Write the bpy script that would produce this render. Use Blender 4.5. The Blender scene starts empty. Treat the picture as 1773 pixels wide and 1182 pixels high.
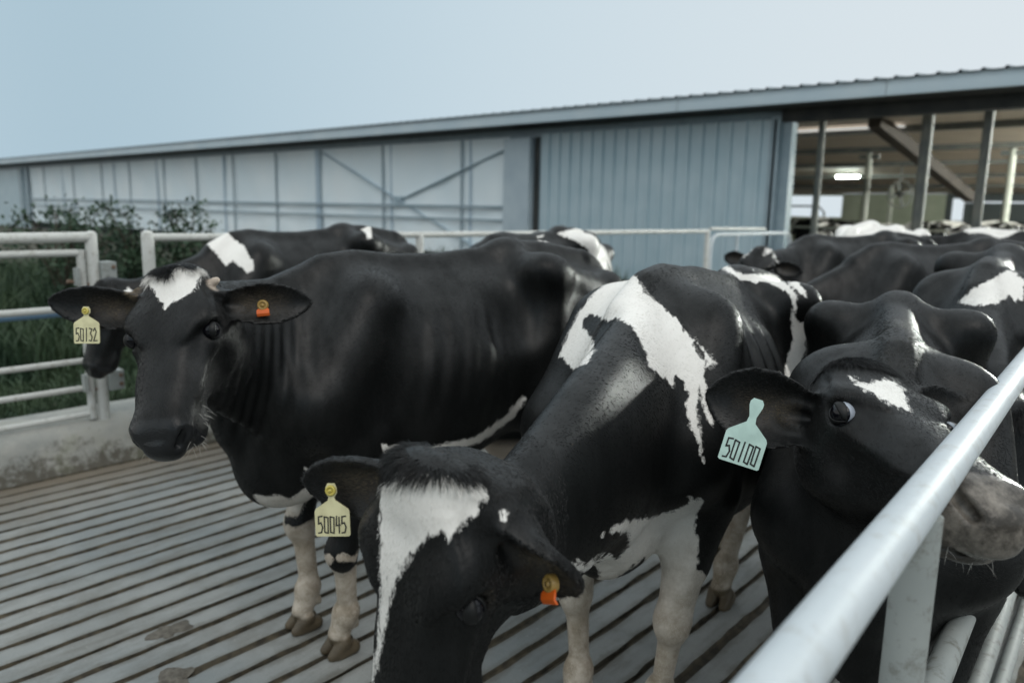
import bpy, bmesh, math, random, sys
import numpy as np
from mathutils import Vector, Matrix

# ------------------------------------------------------------------ camera, sky, sun, exposure
scene = bpy.context.scene
col = scene.collection
CAM_H, FPX, IMG_W = 1.6, 1310.0, 1773.0
YAW, PITCH, ROLL = math.radians(41.32), math.radians(9.916), math.radians(1.13)
f0 = Vector((-math.sin(YAW), math.cos(YAW), 0)); r0 = Vector((math.cos(YAW), math.sin(YAW), 0))
CF = f0 * math.cos(PITCH) + Vector((0, 0, -math.sin(PITCH))); cu = r0.cross(CF)
CR = r0 * math.cos(ROLL) + cu * math.sin(ROLL); CU = -r0 * math.sin(ROLL) + cu * math.cos(ROLL)
cd = bpy.data.cameras.new('camera'); cam = bpy.data.objects.new('camera', cd); col.objects.link(cam)
M = Matrix.Identity(4)
for i in range(3):
    M[i][0], M[i][1], M[i][2] = CR[i], CU[i], -CF[i]
M[0][3], M[1][3], M[2][3] = 0, 0, CAM_H
cam.matrix_world = M
cd.sensor_width = 36; cd.lens = 36 * FPX / IMG_W; cd.clip_start = .05; cd.clip_end = 3000
cd.dof.use_dof = True; cd.dof.focus_distance = 1.65; cd.dof.aperture_fstop = 2.6
scene.camera = cam

world = bpy.data.worlds.new('World'); scene.world = world; world.use_nodes = True
wn, wl = world.node_tree.nodes, world.node_tree.links
bg = wn['Background']
# dusk sky: blue on the barn's far side, paling towards the right and the horizon
tcw = wn.new('ShaderNodeTexCoord'); sepw = wn.new('ShaderNodeSeparateXYZ'); wl.new(tcw.outputs['Generated'], sepw.inputs[0])
dotw = wn.new('ShaderNodeVectorMath'); dotw.operation = 'DOT_PRODUCT'; dotw.inputs[1].default_value = (.62, .78, 0); wl.new(tcw.outputs['Generated'], dotw.inputs[0])
rz_ = wn.new('ShaderNodeValToRGB'); wl.new(dotw.outputs['Value'], rz_.inputs['Fac'])
mdw = wn.new('ShaderNodeMapRange'); mdw.inputs[1].default_value = -1; wl.new(dotw.outputs['Value'], mdw.inputs[0]); wl.new(mdw.outputs[0], rz_.inputs['Fac'])
rz_.color_ramp.interpolation = 'B_SPLINE'
er = rz_.color_ramp.elements; er[0].position = .0; er[0].color = (1.05, 1.14, 1.20, 1); er[1].position = 1; er[1].color = (.76, .82, .86, 1)
for p_, c_ in ((.14, (.85, .97, 1.04, 1)), (.28, (.36, .505, .60, 1)), (.42, (.46, .60, .69, 1)), (.58, (.58, .70, .775, 1)), (.78, (.70, .775, .82, 1))):
    e_ = er.new(p_); e_.color = c_
mpz = wn.new('ShaderNodeMapRange'); mpz.inputs[1].default_value = .25; mpz.inputs[2].default_value = .8; wl.new(sepw.outputs[2], mpz.inputs[0])
zen = wn.new('ShaderNodeMix'); zen.data_type = 'RGBA'; zen.inputs[7].default_value = (1.05, 1.14, 1.18, 1); wl.new(mpz.outputs[0], zen.inputs[0]); wl.new(rz_.outputs['Color'], zen.inputs[6])
wl.new(zen.outputs[2], bg.inputs['Color']); bg.inputs['Strength'].default_value = 1.0
sun = bpy.data.lights.new('sun', 'SUN'); sun.energy = 1.0; sun.angle = math.radians(40); sun.color = (1.0, .93, .86)
so = bpy.data.objects.new('sun', sun); col.objects.link(so)
so.rotation_euler = Vector((-.60, .25, -.75)).to_track_quat('-Z', 'Y').to_euler()
scene.view_settings.view_transform = 'Standard'; scene.view_settings.look = 'None'
scene.view_settings.exposure = 0; scene.view_settings.gamma = 1
import numpy as np
# ------------------------------------------------------------------ implicit-surface toolkit
def nrm(v):
    v = np.asarray(v, float); return v / (np.linalg.norm(v) + 1e-12)

class Field:
    """signed distance samples on a grid; shapes are blended in with a smooth minimum"""
    def __init__(s, lo, hi, res):
        s.lo = np.array(lo, float); s.res = res
        s.n = np.ceil((np.array(hi) - s.lo) / res).astype(int) + 1
        s.F = np.full(s.n, 0.3, np.float32)
    def block(s, lo, hi):
        i0 = np.maximum(np.floor((np.array(lo) - s.lo) / s.res).astype(int), 0)
        i1 = np.minimum(np.ceil((np.array(hi) - s.lo) / s.res).astype(int) + 1, s.n)
        if np.any(i1 <= i0): return None
        sl = tuple(slice(a, b) for a, b in zip(i0, i1))
        ax = [(s.lo[k] + s.res * np.arange(i0[k], i1[k])).astype(np.float32) for k in range(3)]
        X, Y, Z = np.meshgrid(*ax, indexing='ij')
        return sl, np.stack([X, Y, Z], -1)
    def add(s, fn, lo, hi, k=0.03, mode='add'):
        m = max(k, 0.02) + 2 * s.res
        b = s.block(np.array(lo) - m, np.array(hi) + m)
        if b is None: return
        sl, P = b
        d = fn(P).astype(np.float32)
        A = s.F[sl]
        if mode == 'add':
            h = np.maximum(k - np.abs(A - d), 0) / k
            s.F[sl] = np.minimum(A, d) - h * h * k * .25
        elif mode == 'sub':
            d = -d
            h = np.maximum(k - np.abs(A - d), 0) / k
            s.F[sl] = np.maximum(A, d) + h * h * k * .25
        else:
            s.F[sl] = A + d
    # ---- shapes
    def ell(s, c, r, k=.04, M=None, mode='add'):
        c = np.array(c, np.float32); r = np.array(r, np.float32)
        M = np.eye(3, dtype=np.float32) if M is None else np.asarray(M, np.float32)   # columns = axes
        def fn(P):
            q = (P - c) @ M
            k0 = np.sqrt(((q / r) ** 2).sum(-1)) + 1e-6; k1 = np.sqrt(((q / (r * r)) ** 2).sum(-1)) + 1e-6
            return k0 * (k0 - 1) / k1
        e = np.sqrt(((M * r) ** 2).sum(1))
        s.add(fn, c - e, c + e, k, mode)
    def cone(s, a, b, ra, rb, k=.04, mode='add'):
        a = np.array(a, np.float32); b = np.array(b, np.float32)
        ab = b - a; L = float(ab @ ab) + 1e-9
        def fn(P):
            q = P - a
            t = np.clip((q @ ab) / L, 0, 1)
            return np.sqrt(((q - t[..., None] * ab) ** 2).sum(-1)) - (ra + (rb - ra) * t)
        R = max(ra, rb)
        s.add(fn, np.minimum(a, b) - R, np.maximum(a, b) + R, k, mode)
    def loft(s, C, up, w, h, k=.05, p=2.2, wedge=0., mode='add'):
        """tube of superelliptic section along the polyline C; w, h half-sizes per point; up per point"""
        C = np.asarray(C, np.float32); n = len(C)
        w = np.broadcast_to(np.asarray(w, np.float32), (n,)); h = np.broadcast_to(np.asarray(h, np.float32), (n,))
        T = np.gradient(C, axis=0); T /= np.linalg.norm(T, axis=1)[:, None] + 1e-9
        U = np.broadcast_to(np.asarray(up, np.float32), (n, 3)).copy()
        U -= (U * T).sum(1)[:, None] * T; U /= np.linalg.norm(U, axis=1)[:, None] + 1e-9
        def fn(P):
            sh = P.shape[:-1]; P = P.reshape(-1, 3)
            best = np.full(len(P), 1e9, np.float32); tt = np.zeros(len(P), np.float32)
            for i in range(n - 1):
                ab = C[i + 1] - C[i]; q = P - C[i]
                t = np.clip((q @ ab) / float(ab @ ab + 1e-9), 0, 1)
                d = ((q - t[:, None] * ab) ** 2).sum(1)
                m = d < best; best[m] = d[m]; tt[m] = i + t[m]
            i = np.minimum(tt.astype(int), n - 2); f = (tt - i)[:, None]
            lp = lambda A: A[i] * (1 - f) + A[i + 1] * f
            c = lp(C); u = lp(U); tg = lp(T); sd = np.cross(u, tg); q = P - c
            W = w[i] * (1 - f[:, 0]) + w[i + 1] * f[:, 0]; Hh = h[i] * (1 - f[:, 0]) + h[i + 1] * f[:, 0]
            v = (q * u).sum(1) / Hh; ww = W * (1 - wedge * np.clip(v, -1.2, 1.2))
            a = np.abs((q * sd).sum(1)) / ww; l = np.abs((q * tg).sum(1)) / np.minimum(W, Hh)
            r = (a ** p + np.abs(v) ** p + l ** p) ** (1 / p) + 1e-6
            g = np.sqrt((a / r / ww) ** 2 + (v / r / Hh) ** 2 + (l / r / np.minimum(W, Hh)) ** 2) + 1e-6
            return ((r - 1) / g).reshape(sh)
        R = np.maximum(w, h)[:, None]
        s.add(fn, (C - R).min(0), (C + R).max(0), k, mode)
    def mesh(s):
        """naive surface nets"""
        F = s.F; S = F < 0; n = F.shape
        c = [S[i:n[0]-1+i, j:n[1]-1+j, l:n[2]-1+l] for i in (0, 1) for j in (0, 1) for l in (0, 1)]
        tot = sum(x.astype(np.int8) for x in c)
        act = (tot > 0) & (tot < 8)
        I = np.argwhere(act)
        idx = np.full(act.shape, -1, np.int32); idx[act] = np.arange(len(I))
        off = np.array([(i, j, l) for i in (0, 1) for j in (0, 1) for l in (0, 1)])
        V = np.stack([F[I[:, 0]+o[0], I[:, 1]+o[1], I[:, 2]+o[2]] for o in off], 1)
        acc = np.zeros((len(I), 3)); cnt = np.zeros(len(I))
        for a in range(8):
            for b in range(a + 1, 8):
                if np.abs(off[a] - off[b]).sum() != 1: continue
                m = (V[:, a] < 0) != (V[:, b] < 0)
                t = V[m, a] / (V[m, a] - V[m, b])
                acc[m] += off[a] + (off[b] - off[a]) * t[:, None]; cnt[m] += 1
        P = s.lo + s.res * (I + acc / cnt[:, None])
        quads = []
        for ax in range(3):
            A = [slice(1, -1)] * 3; A[ax] = slice(0, -1)
            B = [slice(1, -1)] * 3; B[ax] = slice(1, None)
            sa = S[tuple(A)]; sb = S[tuple(B)]
            e = np.argwhere(sa != sb)
            if not len(e): continue
            flip = sa[e[:, 0], e[:, 1], e[:, 2]]
            e = e + np.array([0 if k == ax else 1 for k in range(3)])
            u, v = [(1, 2), (2, 0), (0, 1)][ax]
            q = []
            for du, dv in ((0, 0), (-1, 0), (-1, -1), (0, -1)):
                g = e.copy(); g[:, u] += du; g[:, v] += dv
                q.append(idx[g[:, 0], g[:, 1], g[:, 2]])
            q = np.stack(q, 1)
            q[~flip] = q[~flip][:, ::-1]
            quads.append(q)
        Q = np.concatenate(quads)
        Q = Q[(Q >= 0).all(1)]
        return P, Q

def smooth(P, Q, it=2, lam=.5, mu=-.52):
    E = np.concatenate([Q[:, [i, (i + 1) % 4]] for i in range(4)])
    E = np.concatenate([E, E[:, ::-1]])
    cnt = np.bincount(E[:, 0], minlength=len(P)).astype(float)[:, None] + 1e-9
    for _ in range(it):
        for f in (lam, mu):
            A = np.stack([np.bincount(E[:, 0], P[E[:, 1], k], minlength=len(P)) for k in range(3)], 1) / cnt
            P = P + f * (A - P)
    return P

def normals(P, Q):
    n = np.cross(P[Q[:, 2]] - P[Q[:, 0]], P[Q[:, 3]] - P[Q[:, 1]])
    N = np.stack([sum(np.bincount(Q[:, i], n[:, k], minlength=len(P)) for i in range(4)) for k in range(3)], 1)
    return N / (np.linalg.norm(N, axis=1)[:, None] + 1e-12)

def curve_tab(xs, ys, X):
    """smooth interpolation through stations"""
    t = np.linspace(xs[0], xs[-1], 240); y = np.interp(t, xs, ys)
    ker = np.hanning(25); ker /= ker.sum()
    y = np.convolve(np.pad(y, 12, mode='reflect', reflect_type='odd'), ker, 'valid')
    return np.interp(X, t, y)

def bez(pts, n):
    pts = np.asarray(pts, float); t = np.linspace(0, 1, n)[:, None]
    while len(pts.shape) == 2: pts = np.repeat(pts[None], n, 0)
    while pts.shape[1] > 1: pts = pts[:, :-1] * (1 - t[:, None]) + pts[:, 1:] * t[:, None]
    return pts[:, 0]

# ------------------------------------------------------------------ the cow
TORSO = np.array([  # x, top, bottom, half width
    (-.88, 1.30, 1.02, .10), (-.80, 1.375, .92, .155), (-.66, 1.41, .82, .19), (-.50, 1.435, .76, .215), (-.36, 1.435, .71, .245),
    (-.18, 1.41, .655, .285), (.02, 1.395, .60, .33), (.20, 1.395, .585, .325), (.36, 1.41, .60, .275), (.50, 1.385, .62, .225),
    (.62, 1.30, .66, .18), (.74, 1.17, .72, .13), (.80, 1.05, .80, .07)])
HX0 = np.array([-.018, .02, .08, .14, .19, .25, .31, .37, .42, .46, .50, .53])
HT = np.array([.050, .085, .098, .098, .092, .084, .077, .070, .066, .064, .056, .030])
HB = np.array([-.06, -.105, -.150, -.168, -.160, -.138, -.112, -.096, -.090, -.088, -.084, -.060])
HW = np.array([.060, .092, .102, .108, .108, .101, .094, .087, .082, .084, .078, .050])

FACE = np.array([.92, 1, 1])       # face length against width

def build_cow(c, res):
    """c: pose in cow space. returns verts, quads, head matrix, poll"""
    HM = np.asarray(c['HM'], float); poll = np.asarray(c['poll'], float)
    hs = c.get('hs', 1.0)
    feet = c.get('feet', {})
    fl = lambda key, d: np.array(feet.get(key, d), float)
    toW = lambda q: poll + HM @ (np.asarray(q, float) * FACE * hs)
    pts = [(-.95, -.40, 0), (.9, .40, 1.52), poll + .38, poll - .38, toW((.56, 0, -.1)) + .12, toW((.56, 0, -.1)) - .12]
    for f in feet.values(): pts += [(f[0] + .15, f[1] + .12, 0), (f[0] - .15, f[1] - .12, 0)]
    lo = np.min(pts, 0) - .06; hi = np.max(pts, 0) + .05; lo[2] = max(lo[2], -.02)
    if c.get('xmin') is not None: lo[0] = c['xmin']
    fd = Field(lo, hi, res)
    xs = TORSO[:, 0]; fat = c.get('fat', 1.0)
    def torso(P):
        x = np.clip(P[..., 0], xs[0], xs[-1])
        top = curve_tab(xs, TORSO[:, 1], x); bot = curve_tab(xs, TORSO[:, 2], x); w = curve_tab(xs, TORSO[:, 3], x) * fat
        zc = (top + bot) / 2; h = (top - bot) / 2
        v = (P[..., 2] - zc) / h
        vv = np.clip(v, -1.1, 1.1)
        ww = w * (1 - .13 * vv - .31 * np.maximum(vv, 0) ** 2)
        a = np.abs(P[..., 1]) / ww; l = np.abs(P[..., 0] - x) / .08
        p = 2.25
        r = (a ** p + np.abs(v) ** p + l ** p) ** (1 / p) + 1e-6
        g = np.sqrt((a / r / ww) ** 2 + (v / r / h) ** 2 + (l / r / .08) ** 2) + 1e-6
        return (r - 1) / g
    fd.add(torso, (-.96, -.36, .55), (.88, .36, 1.47), .05)
    # neck
    nb = np.array([.50, 0, 1.06])
    mid = nb + np.array([.26, 0, .08]) if 'nmid' not in c else np.array(c['nmid'], float)
    top = toW(c.get('ptop', (.005, 0, .055))); dn = nrm(top - mid); u1 = HM[:, 2] * .6 - HM[:, 0] * .8; u1 = nrm(u1 - (u1 @ dn) * dn)
    pe = top - u1 * .125 * hs * c.get('nend', 1.0)
    if 'pe' in c: pe = toW(c['pe']); dn = nrm(pe - mid)
    dz = 0 if 'pe' in c else float(dn @ HM[:, 2])
    if dz > .05: pe = pe - dn * max(0., float((pe - poll) @ HM[:, 2]) + .088 * dz * hs - .075 * hs) / dz
    N = bez([(.30, 0, 1.08), nb, mid, pe - dn * .12, pe], 16)
    t = np.linspace(0, 1, 16)
    nh = np.interp(t, [0, .25, .5, .75, 1], [.24, .27, .215, .165, .125]); nw = np.interp(t, [0, .25, .5, .75, 1], [.13, .15, .115, .095, .088])
    ne = c.get('nend', 1.0); nh = nh * np.interp(t, [.55, 1], [1, ne]); nw = nw * np.interp(t, [.55, 1], [1, .5 + .5 * ne])
    u0 = np.array([0, 0, 1.])
    ups = u0[None] * (1 - t[:, None]) + u1[None] * t[:, None]
    if abs((N[-1] - N[-2])[2]) > 0: ups = ups + np.array([.35, 0, .0]) * 0
    fd.loft(N, ups, nw, nh, .09, 2.15, .10)
    T = np.gradient(N, axis=0); T /= np.linalg.norm(T, axis=1)[:, None]
    Uo = ups - (ups * T).sum(1)[:, None] * T; Uo /= np.linalg.norm(Uo, axis=1)[:, None]
    # crest and dewlap
    cr = N + Uo * (nh[:, None] - .035)
    fd.loft(cr[3:], Uo[3:], .03, .04, .06)
    dw = N - Uo * (nh[:, None] + .0)
    dl = c.get('dewlap', .05)
    if dl > .03: fd.loft(dw[5:14], Uo[5:14], .022, np.interp(np.linspace(0, 1, 9), [0, .3, 1], [dl * 1.2, dl, .03]), .07)
    fd.cone((.70, 0, .74), dw[6] + np.array([-.03, 0, .02]), .04, .03, .16)
    fd.ell((.64, 0, .70), (.15, .10, .13), .12)
    if c.get('folds'):                                                    # loose skin folds on the side of the neck
        def folds(P):
            x, y, z = P[..., 0], P[..., 1], P[..., 2]
            m = np.clip((x - .56) / .1, 0, 1) * np.clip((1.0 - x) / .12, 0, 1) * np.clip((z - .80) / .12, 0, 1) * np.clip((1.32 - z) / .15, 0, 1)
            return -.0022 * m * np.sin(2 * np.pi * (x + .22 * z + .012 * np.sin(9 * z + 3 * y)) / .040)
        fd.add(folds, (.5, -.5, .75), (1.05, .5, 1.35), .02, 'off')
    # topline, hooks, pins, rump
    ridge = np.array([(-.86, 0, 1.345), (-.78, 0, 1.395), (-.64, 0, 1.415), (-.5, 0, 1.435), (-.36, 0, 1.437), (-.2, 0, 1.412), (0, 0, 1.392), (.2, 0, 1.395), (.36, 0, 1.415), (.48, 0, 1.40), (.6, 0, 1.33)])
    fd.loft(ridge, (0, 0, 1), .030, .030, .07)
    for sx in (-1, 1):
        fd.ell((-.37, sx * .222, 1.350), (.07, .036, .036), .14)
        fd.loft(bez([(-.37, sx * .222, 1.34), (-.33, sx * .275, 1.15), (-.36, sx * .255, .95), (-.40, sx * .235, .80)], 8), (1, 0, 0), np.linspace(.030, .045, 8), np.linspace(.05, .06, 8), .13)
        fd.cone((-.37, sx * .22, 1.35), (-.33, sx * .02, 1.40), .03, .035, .10)
        fd.ell((-.85, sx * .115, 1.265), (.05, .045, .055), .09)
        fd.cone((-.37, sx * .222, 1.345), (-.84, sx * .12, 1.26), .028, .03, .11)
        fd.ell((-.19, sx * .315, 1.23), (.120, .075, .110), .11, mode='sub')
        fd.ell((-.62, sx * .245, 1.25), (.13, .060, .075), .10, mode='sub')
        # thigh
        fd.ell((-.60, sx * .16, .98), (.235, .13, .34), .12, M=np.array([[.97, 0, .24], [0, 1, 0], [-.24, 0, .97]]))
        fd.ell((-.40, sx * .235, .80), (.12, .06, .12), .12)
        # shoulder
        fd.cone((.38, sx * .16, 1.28), (.60, sx * .185, .97), .085, .105, .13)
        fd.cone((.61, sx * .185, .96), (.45, sx * .20, .82), .095, .085, .10)
        fd.cone((.43, sx * .205, 1.27), (.56, sx * .225, 1.0), .022, .028, .10)     # spine of the shoulder blade
        # front leg
        L = 'l' if sx > 0 else 'r'
        f = fl('f' + L, (.50, sx * .17, 0)); e = np.array([.45, sx * .19, .80])
        kn = np.array([.50, sx * .165, .415]) * .45 + np.array([(e[0] + f[0]) / 2 + .04, (e[1] + f[1]) / 2, .415]) * .55
        if 'k' + L in feet: kn = fl('k' + L, kn)
        fe = np.array([f[0] - .015 + (kn[0] - f[0]) * .15, f[1] + (kn[1] - f[1]) * .2, .155 + f[2]])
        fd.cone(e, kn * .85 + e * .15, .088, .052, .06); fd.cone(e, (e + kn) / 2 + (-.02, 0, 0), .09, .055, .05)
        fd.ell(kn + (.010, 0, .0), (.052, .052, .060), .028)
        fd.cone(kn, kn * .25 + fe * .75, .036, .029, .045); fd.cone(kn + (-.025, 0, 0), fe + (-.022, 0, .02), .018, .018, .03)
        fd.ell(fe, (.044, .043, .046), .03)
        hoof(fd, f, fe, c.get('yaw' + L, 0.))
        # hind leg
        f = fl('h' + L, (-.70, sx * .17, 0)); st = np.array([-.42, sx * .20, .78])
        dx = f[0] + .70; dy = f[1] - sx * .17
        hk = np.array([-.76 + dx * .75, sx * .165 + dy * .7, .52])
        fe = np.array([-.725 + dx * .97, f[1], .155])
        fd.cone((-.50, sx * .18, .85), hk * .8 + st * .2, .13, .062, .09)
        fd.cone((-.72, sx * .15, .86), hk + (-.03, 0, .06), .07, .030, .08)
        fd.ell(hk, (.058, .042, .068), .045); fd.cone(hk + (-.03, 0, .0), hk + (-.062, 0, .055), .032, .022, .03)
        fd.cone(hk, fe, .042, .034, .05); fd.cone(hk + (-.035, 0, -.02), fe + (-.024, 0, .03), .020, .018, .03)
        fd.ell(fe, (.046, .044, .046), .03)
        hoof(fd, f, fe, c.get('yawh' + L, 0.))
    # udder
    if c.get('udder', True):
        fd.ell((-.46, 0, .66), (.22, .15, .16), .07)
        for sx in (-1, 1):
            for xx in (-.36, -.54): fd.cone((xx, sx * .075, .53), (xx, sx * .08, .465), .016, .012, .03)
    # ribs
    if res < .012:
        def ribs(P):
            x, y, z = P[..., 0], P[..., 1], P[..., 2]
            m = np.clip((x + .16) / .1, 0, 1) * np.clip((.34 - x) / .12, 0, 1) * np.clip((1.32 - z) / .1, 0, 1) * np.clip((z - .78) / .2, 0, 1) * np.clip((np.abs(y) - .17) / .08, 0, 1)
            return -c.get('rib', .0035) * m * np.cos(2 * np.pi * (x + .28 * (z - 1)) / .082)
        fd.add(ribs, (-.2, -.4, .7), (.4, .4, 1.35), .02, 'off')
    # tail
    tb = [(-.80, 0, 1.375), (-.90, 0, 1.36), (-.975, 0, 1.22), (-.93, 0, .95), (-.92, c.get('taily', .02), .72)]
    TT = bez(tb, 14)
    fd.loft(TT, (1, 0, 0), np.linspace(.036, .016, 14), np.linspace(.036, .016, 14), .035)
    fd.loft(np.array([TT[-1], (-.925, c.get('taily', .02), .60), (-.92, c.get('taily', .02) * 1.3, .47)]), (1, 0, 0), [.022, .042, .012], [.022, .042, .012], .02)
    # head
    R3 = HM.astype(np.float32); HX = HX0.copy(); HX[0] = c.get('hx0', HX[0])
    def head(P):
        q = ((P - poll) @ R3) / (FACE * hs).astype(np.float32)
        x = np.clip(q[..., 0], HX[0], HX[-1])
        top = curve_tab(HX, HT, x); bot = curve_tab(HX, HB, x); w = curve_tab(HX, HW, x)
        zc = (top + bot) / 2; h = (top - bot) / 2; v = (q[..., 2] - zc) / h; vv = np.clip(v, -1.1, 1.1)
        ww = w * (1 + .16 * vv * np.interp(x, [0, .3, .42], [1, 1, .2]))
        a = np.abs(q[..., 1]) / ww; l = np.abs(q[..., 0] - x) / .035; p = 2.5
        r = (a ** p + np.abs(v) ** p + l ** p) ** (1 / p) + 1e-6
        g = np.sqrt((a / r / ww) ** 2 + (v / r / h) ** 2 + (l / r / .035) ** 2) + 1e-6
        return (r - 1) / g * hs
    cc = np.array([toW((x, y, z)) for x in (-.07, .57) for y in (-.12, .12) for z in (-.17, .12)])
    fd.add(head, cc.min(0), cc.max(0), .06)
    def he(p, r, k=.03, mode='add', A=None):
        M = HM if A is None else HM @ np.asarray(A)
        fd.ell(toW(p), np.array(r) * hs, k * hs, M, mode)
    he((.015 + c.get('pollx', 0), 0, .074), (.040, .058, .036), .07)                     # poll
    for sy in (-1, 1):
        he((.190, sy * .098, .042), (.056, .028, .034), .05)           # orbit
        he((.160, sy * .086, .074), (.045, .028, .010), .05)          # brow
        he((.125, sy * .080, -.07), (.085, .030, .075), .06)          # cheek
        he((.28, sy * .088, .000), (.07, .010, .012), .04)           # facial crest
        he((.305, sy * .118, -.050), (.07, .026, .035), .06, 'sub')   # hollow before the cheek
        he((.255, sy * .108, .065), (.05, .018, .020), .045, 'sub')
        if res < .012:
            he((.193, sy * .1300, .0455), (.029, .026, .026), .007, 'sub')  # socket
        he((.495, sy * .052, .010), (.036, .030, .036), .03)          # nostril wing
        Nq = np.array([[.80, -sy * .60, 0], [sy * .60, .80, 0], [0, 0, 1]])
        fd.cone(toW((.528, sy * .044, .002)), toW((.508, sy * .073, .026)), .016 * hs, .008 * hs, .014, 'sub')
        he((.450, sy * .058, -.056), (.055, .030, .024), .03)         # upper lip
        if c.get('horn', False): he((.028, sy * .108, .058), (.012, .020, .012), .010, A=np.array([[.7, -sy * .3, .64], [sy * .3, .95, 0], [-.64, 0, .76]]))
    he((.512, 0, -.012), (.026, .048, .042), .03)                    # nose pad
    he((.440, 0, -.078), (.066, .058, .022), .03)                   # chin
    if res < .012:                                                    # mouth line
        for sy in (-1, 1):
            fd.cone(toW((.36, sy * .088, -.050)), toW((.44, sy * .092, -.070)), .004, .006, .010, 'sub')
            fd.cone(toW((.44, sy * .092, -.070)), toW((.510, sy * .050, -.070)), .006, .006, .010, 'sub')
        fd.cone(toW((.510, -.050, -.070)), toW((.510, .050, -.070)), .006, .006, .010, 'sub')
    # ears
    for sy in (-1, 1):
        e = c['ears'][0 if sy > 0 else 1]
        ear(fd, toW, HM, hs, sy, e, res)
    fd.add(lambda P: -(P[..., 2]) , lo, (hi[0], hi[1], .01), .004, 'max') if False else None
    k = int(round((0 - fd.lo[2]) / res))
    if k > 0: fd.F[:, :, :k] = np.maximum(fd.F[:, :, :k], .004)
    P, Q = fd.mesh()
    P = smooth(P, Q, 2)
    if c.get('sag'):
        t = np.clip((.15 - P[:, 0]) / .5, 0, 1); P[:, 2] -= c['sag'] * t * t * (3 - 2 * t) * np.clip((P[:, 2] - .3) / .8, 0, 1)
    P[:, 2] = np.maximum(P[:, 2], 0)
    return P, Q

def hoof(fd, f, fe, yaw):
    cy, sn = np.cos(yaw), np.sin(yaw)
    M = np.array([[cy, -sn, 0], [sn, cy, 0], [0, 0, 1.]])
    g = lambda q: np.array([f[0], f[1], f[2] if len(f) > 2 else 0]) + M @ np.array(q, float)
    fd.cone(fe, g((.01, 0, .075)), .038, .040, .03)
    for s in (-1, 1):
        fd.cone(g((.004, s * .027, .050)), g((.052, s * .0285, .012)), .0285, .0185, .005)
        fd.cone(g((-.030, s * .026, .022)), g((.030, s * .0285, .010)), .0270, .0240, .006)
        fd.ell(g((-.046, s * .02, .105)), (.013, .010, .016), .02)    # dewclaws

def ear_frame(HM, sy, e):
    """e = (direction of the ear, direction the cup faces), both in head space with y outward"""
    d, fce = [HM @ np.array([v[0], v[1] * sy, v[2]], float) for v in e[:2]]
    u = nrm(d); n = nrm(fce - (fce @ u) * u); v = np.cross(n, u)
    return u, v, n

EARB = np.array([.062, .090, -.012])
def ear(fd, toW, HM, hs, sy, e, res):
    u, v, n = ear_frame(HM, sy, e)
    L = .22 * hs * (e[3] if len(e) > 3 else 1); th = max(.008, 1.0 * res)
    b = toW(EARB * np.array([1, sy, 1]))
    us = np.array([0, .08, .25, .45, .65, .82, .94, 1.0]) * L
    ww = np.array([.030, .036, .050, .060, .058, .044, .024, .006]) * hs * e[2] if len(e) > 2 else np.array([.030, .036, .050, .060, .058, .044, .024, .006]) * hs
    def fn(P):
        q = P - b
        a = q @ u; s = q @ v; w = q @ n
        ac = np.clip(a, 0, L)
        hw = np.interp(ac, us, ww)
        cup = np.interp(ac / L, [0, .15, .5, 1], [.85, .9, .5, .25])
        y = np.abs(s) / hw
        mid = cup * hw * (np.minimum(y, 1.25) ** 2) - .25 * cup * hw - .10 * ac * (ac / L)
        dn = (np.abs(w - mid) - th * np.sqrt(1 + (2 * cup * np.minimum(y, 1)) ** 2)) / (1 + 1.2 * cup * np.minimum(y, 1))
        ds = (np.abs(s) - hw) * .8
        da = np.maximum(a - L, -a)
        dd = np.maximum(ds, dn)
        return np.maximum(dd, da)
    c = np.array([b + u * a + v * s + n * w for a in (-.01, L) for s in (-.07, .07) for w in (-.07, .06)])
    fd.add(fn, c.min(0), c.max(0), .022)
    fd.cone(b - u * .02, b + u * .045, .034 * hs, .030 * hs, .03)
    # opening of the cup at the base
    fd.ell(b + u * .06 + n * .03, np.array([.045, .018, .02]) * hs, .015, np.stack([u, v, n], 1), 'sub')
# ------------------------------------------------------------------ materials
def mat(name):
    m = bpy.data.materials.new(name); m.use_nodes = True
    nt = m.node_tree; return m, nt, nt.nodes, nt.links, nt.nodes['Principled BSDF']

def simple(name, c, rough=.6, metal=0, spec=.5, noise=0, scale=20, bump=0, c2=None, coords='Object', detail=6, lo=.35, hi=.7):
    m, nt, N, L, b = mat(name)
    b.inputs['Base Color'].default_value = (*c, 1); b.inputs['Roughness'].default_value = rough
    b.inputs['Metallic'].default_value = metal; b.inputs['Specular IOR Level'].default_value = spec
    if noise or c2 or bump:
        tc = N.new('ShaderNodeTexCoord'); n = N.new('ShaderNodeTexNoise')
        n.inputs['Scale'].default_value = scale; n.inputs['Detail'].default_value = detail
        L.new(tc.outputs[coords], n.inputs['Vector'])
        if c2:
            r = N.new('ShaderNodeValToRGB'); r.color_ramp.elements[0].position = lo; r.color_ramp.elements[1].position = hi
            r.color_ramp.elements[0].color = (*c, 1); r.color_ramp.elements[1].color = (*c2, 1)
            L.new(n.outputs['Fac'], r.inputs['Fac']); L.new(r.outputs['Color'], b.inputs['Base Color'])
        if bump:
            bp = N.new('ShaderNodeBump'); bp.inputs['Strength'].default_value = bump; bp.inputs['Distance'].default_value = .01
            L.new(n.outputs['Fac'], bp.inputs['Height']); L.new(bp.outputs['Normal'], b.inputs['Normal'])
    return m

def math_node(N, L, op, a, b=None, clamp=False):
    n = N.new('ShaderNodeMath'); n.operation = op; n.use_clamp = clamp
    for i, v in enumerate((a, b)):
        if v is None: continue
        if isinstance(v, (int, float)): n.inputs[i].default_value = v
        else: L.new(v, n.inputs[i])
    return n.outputs[0]

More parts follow.
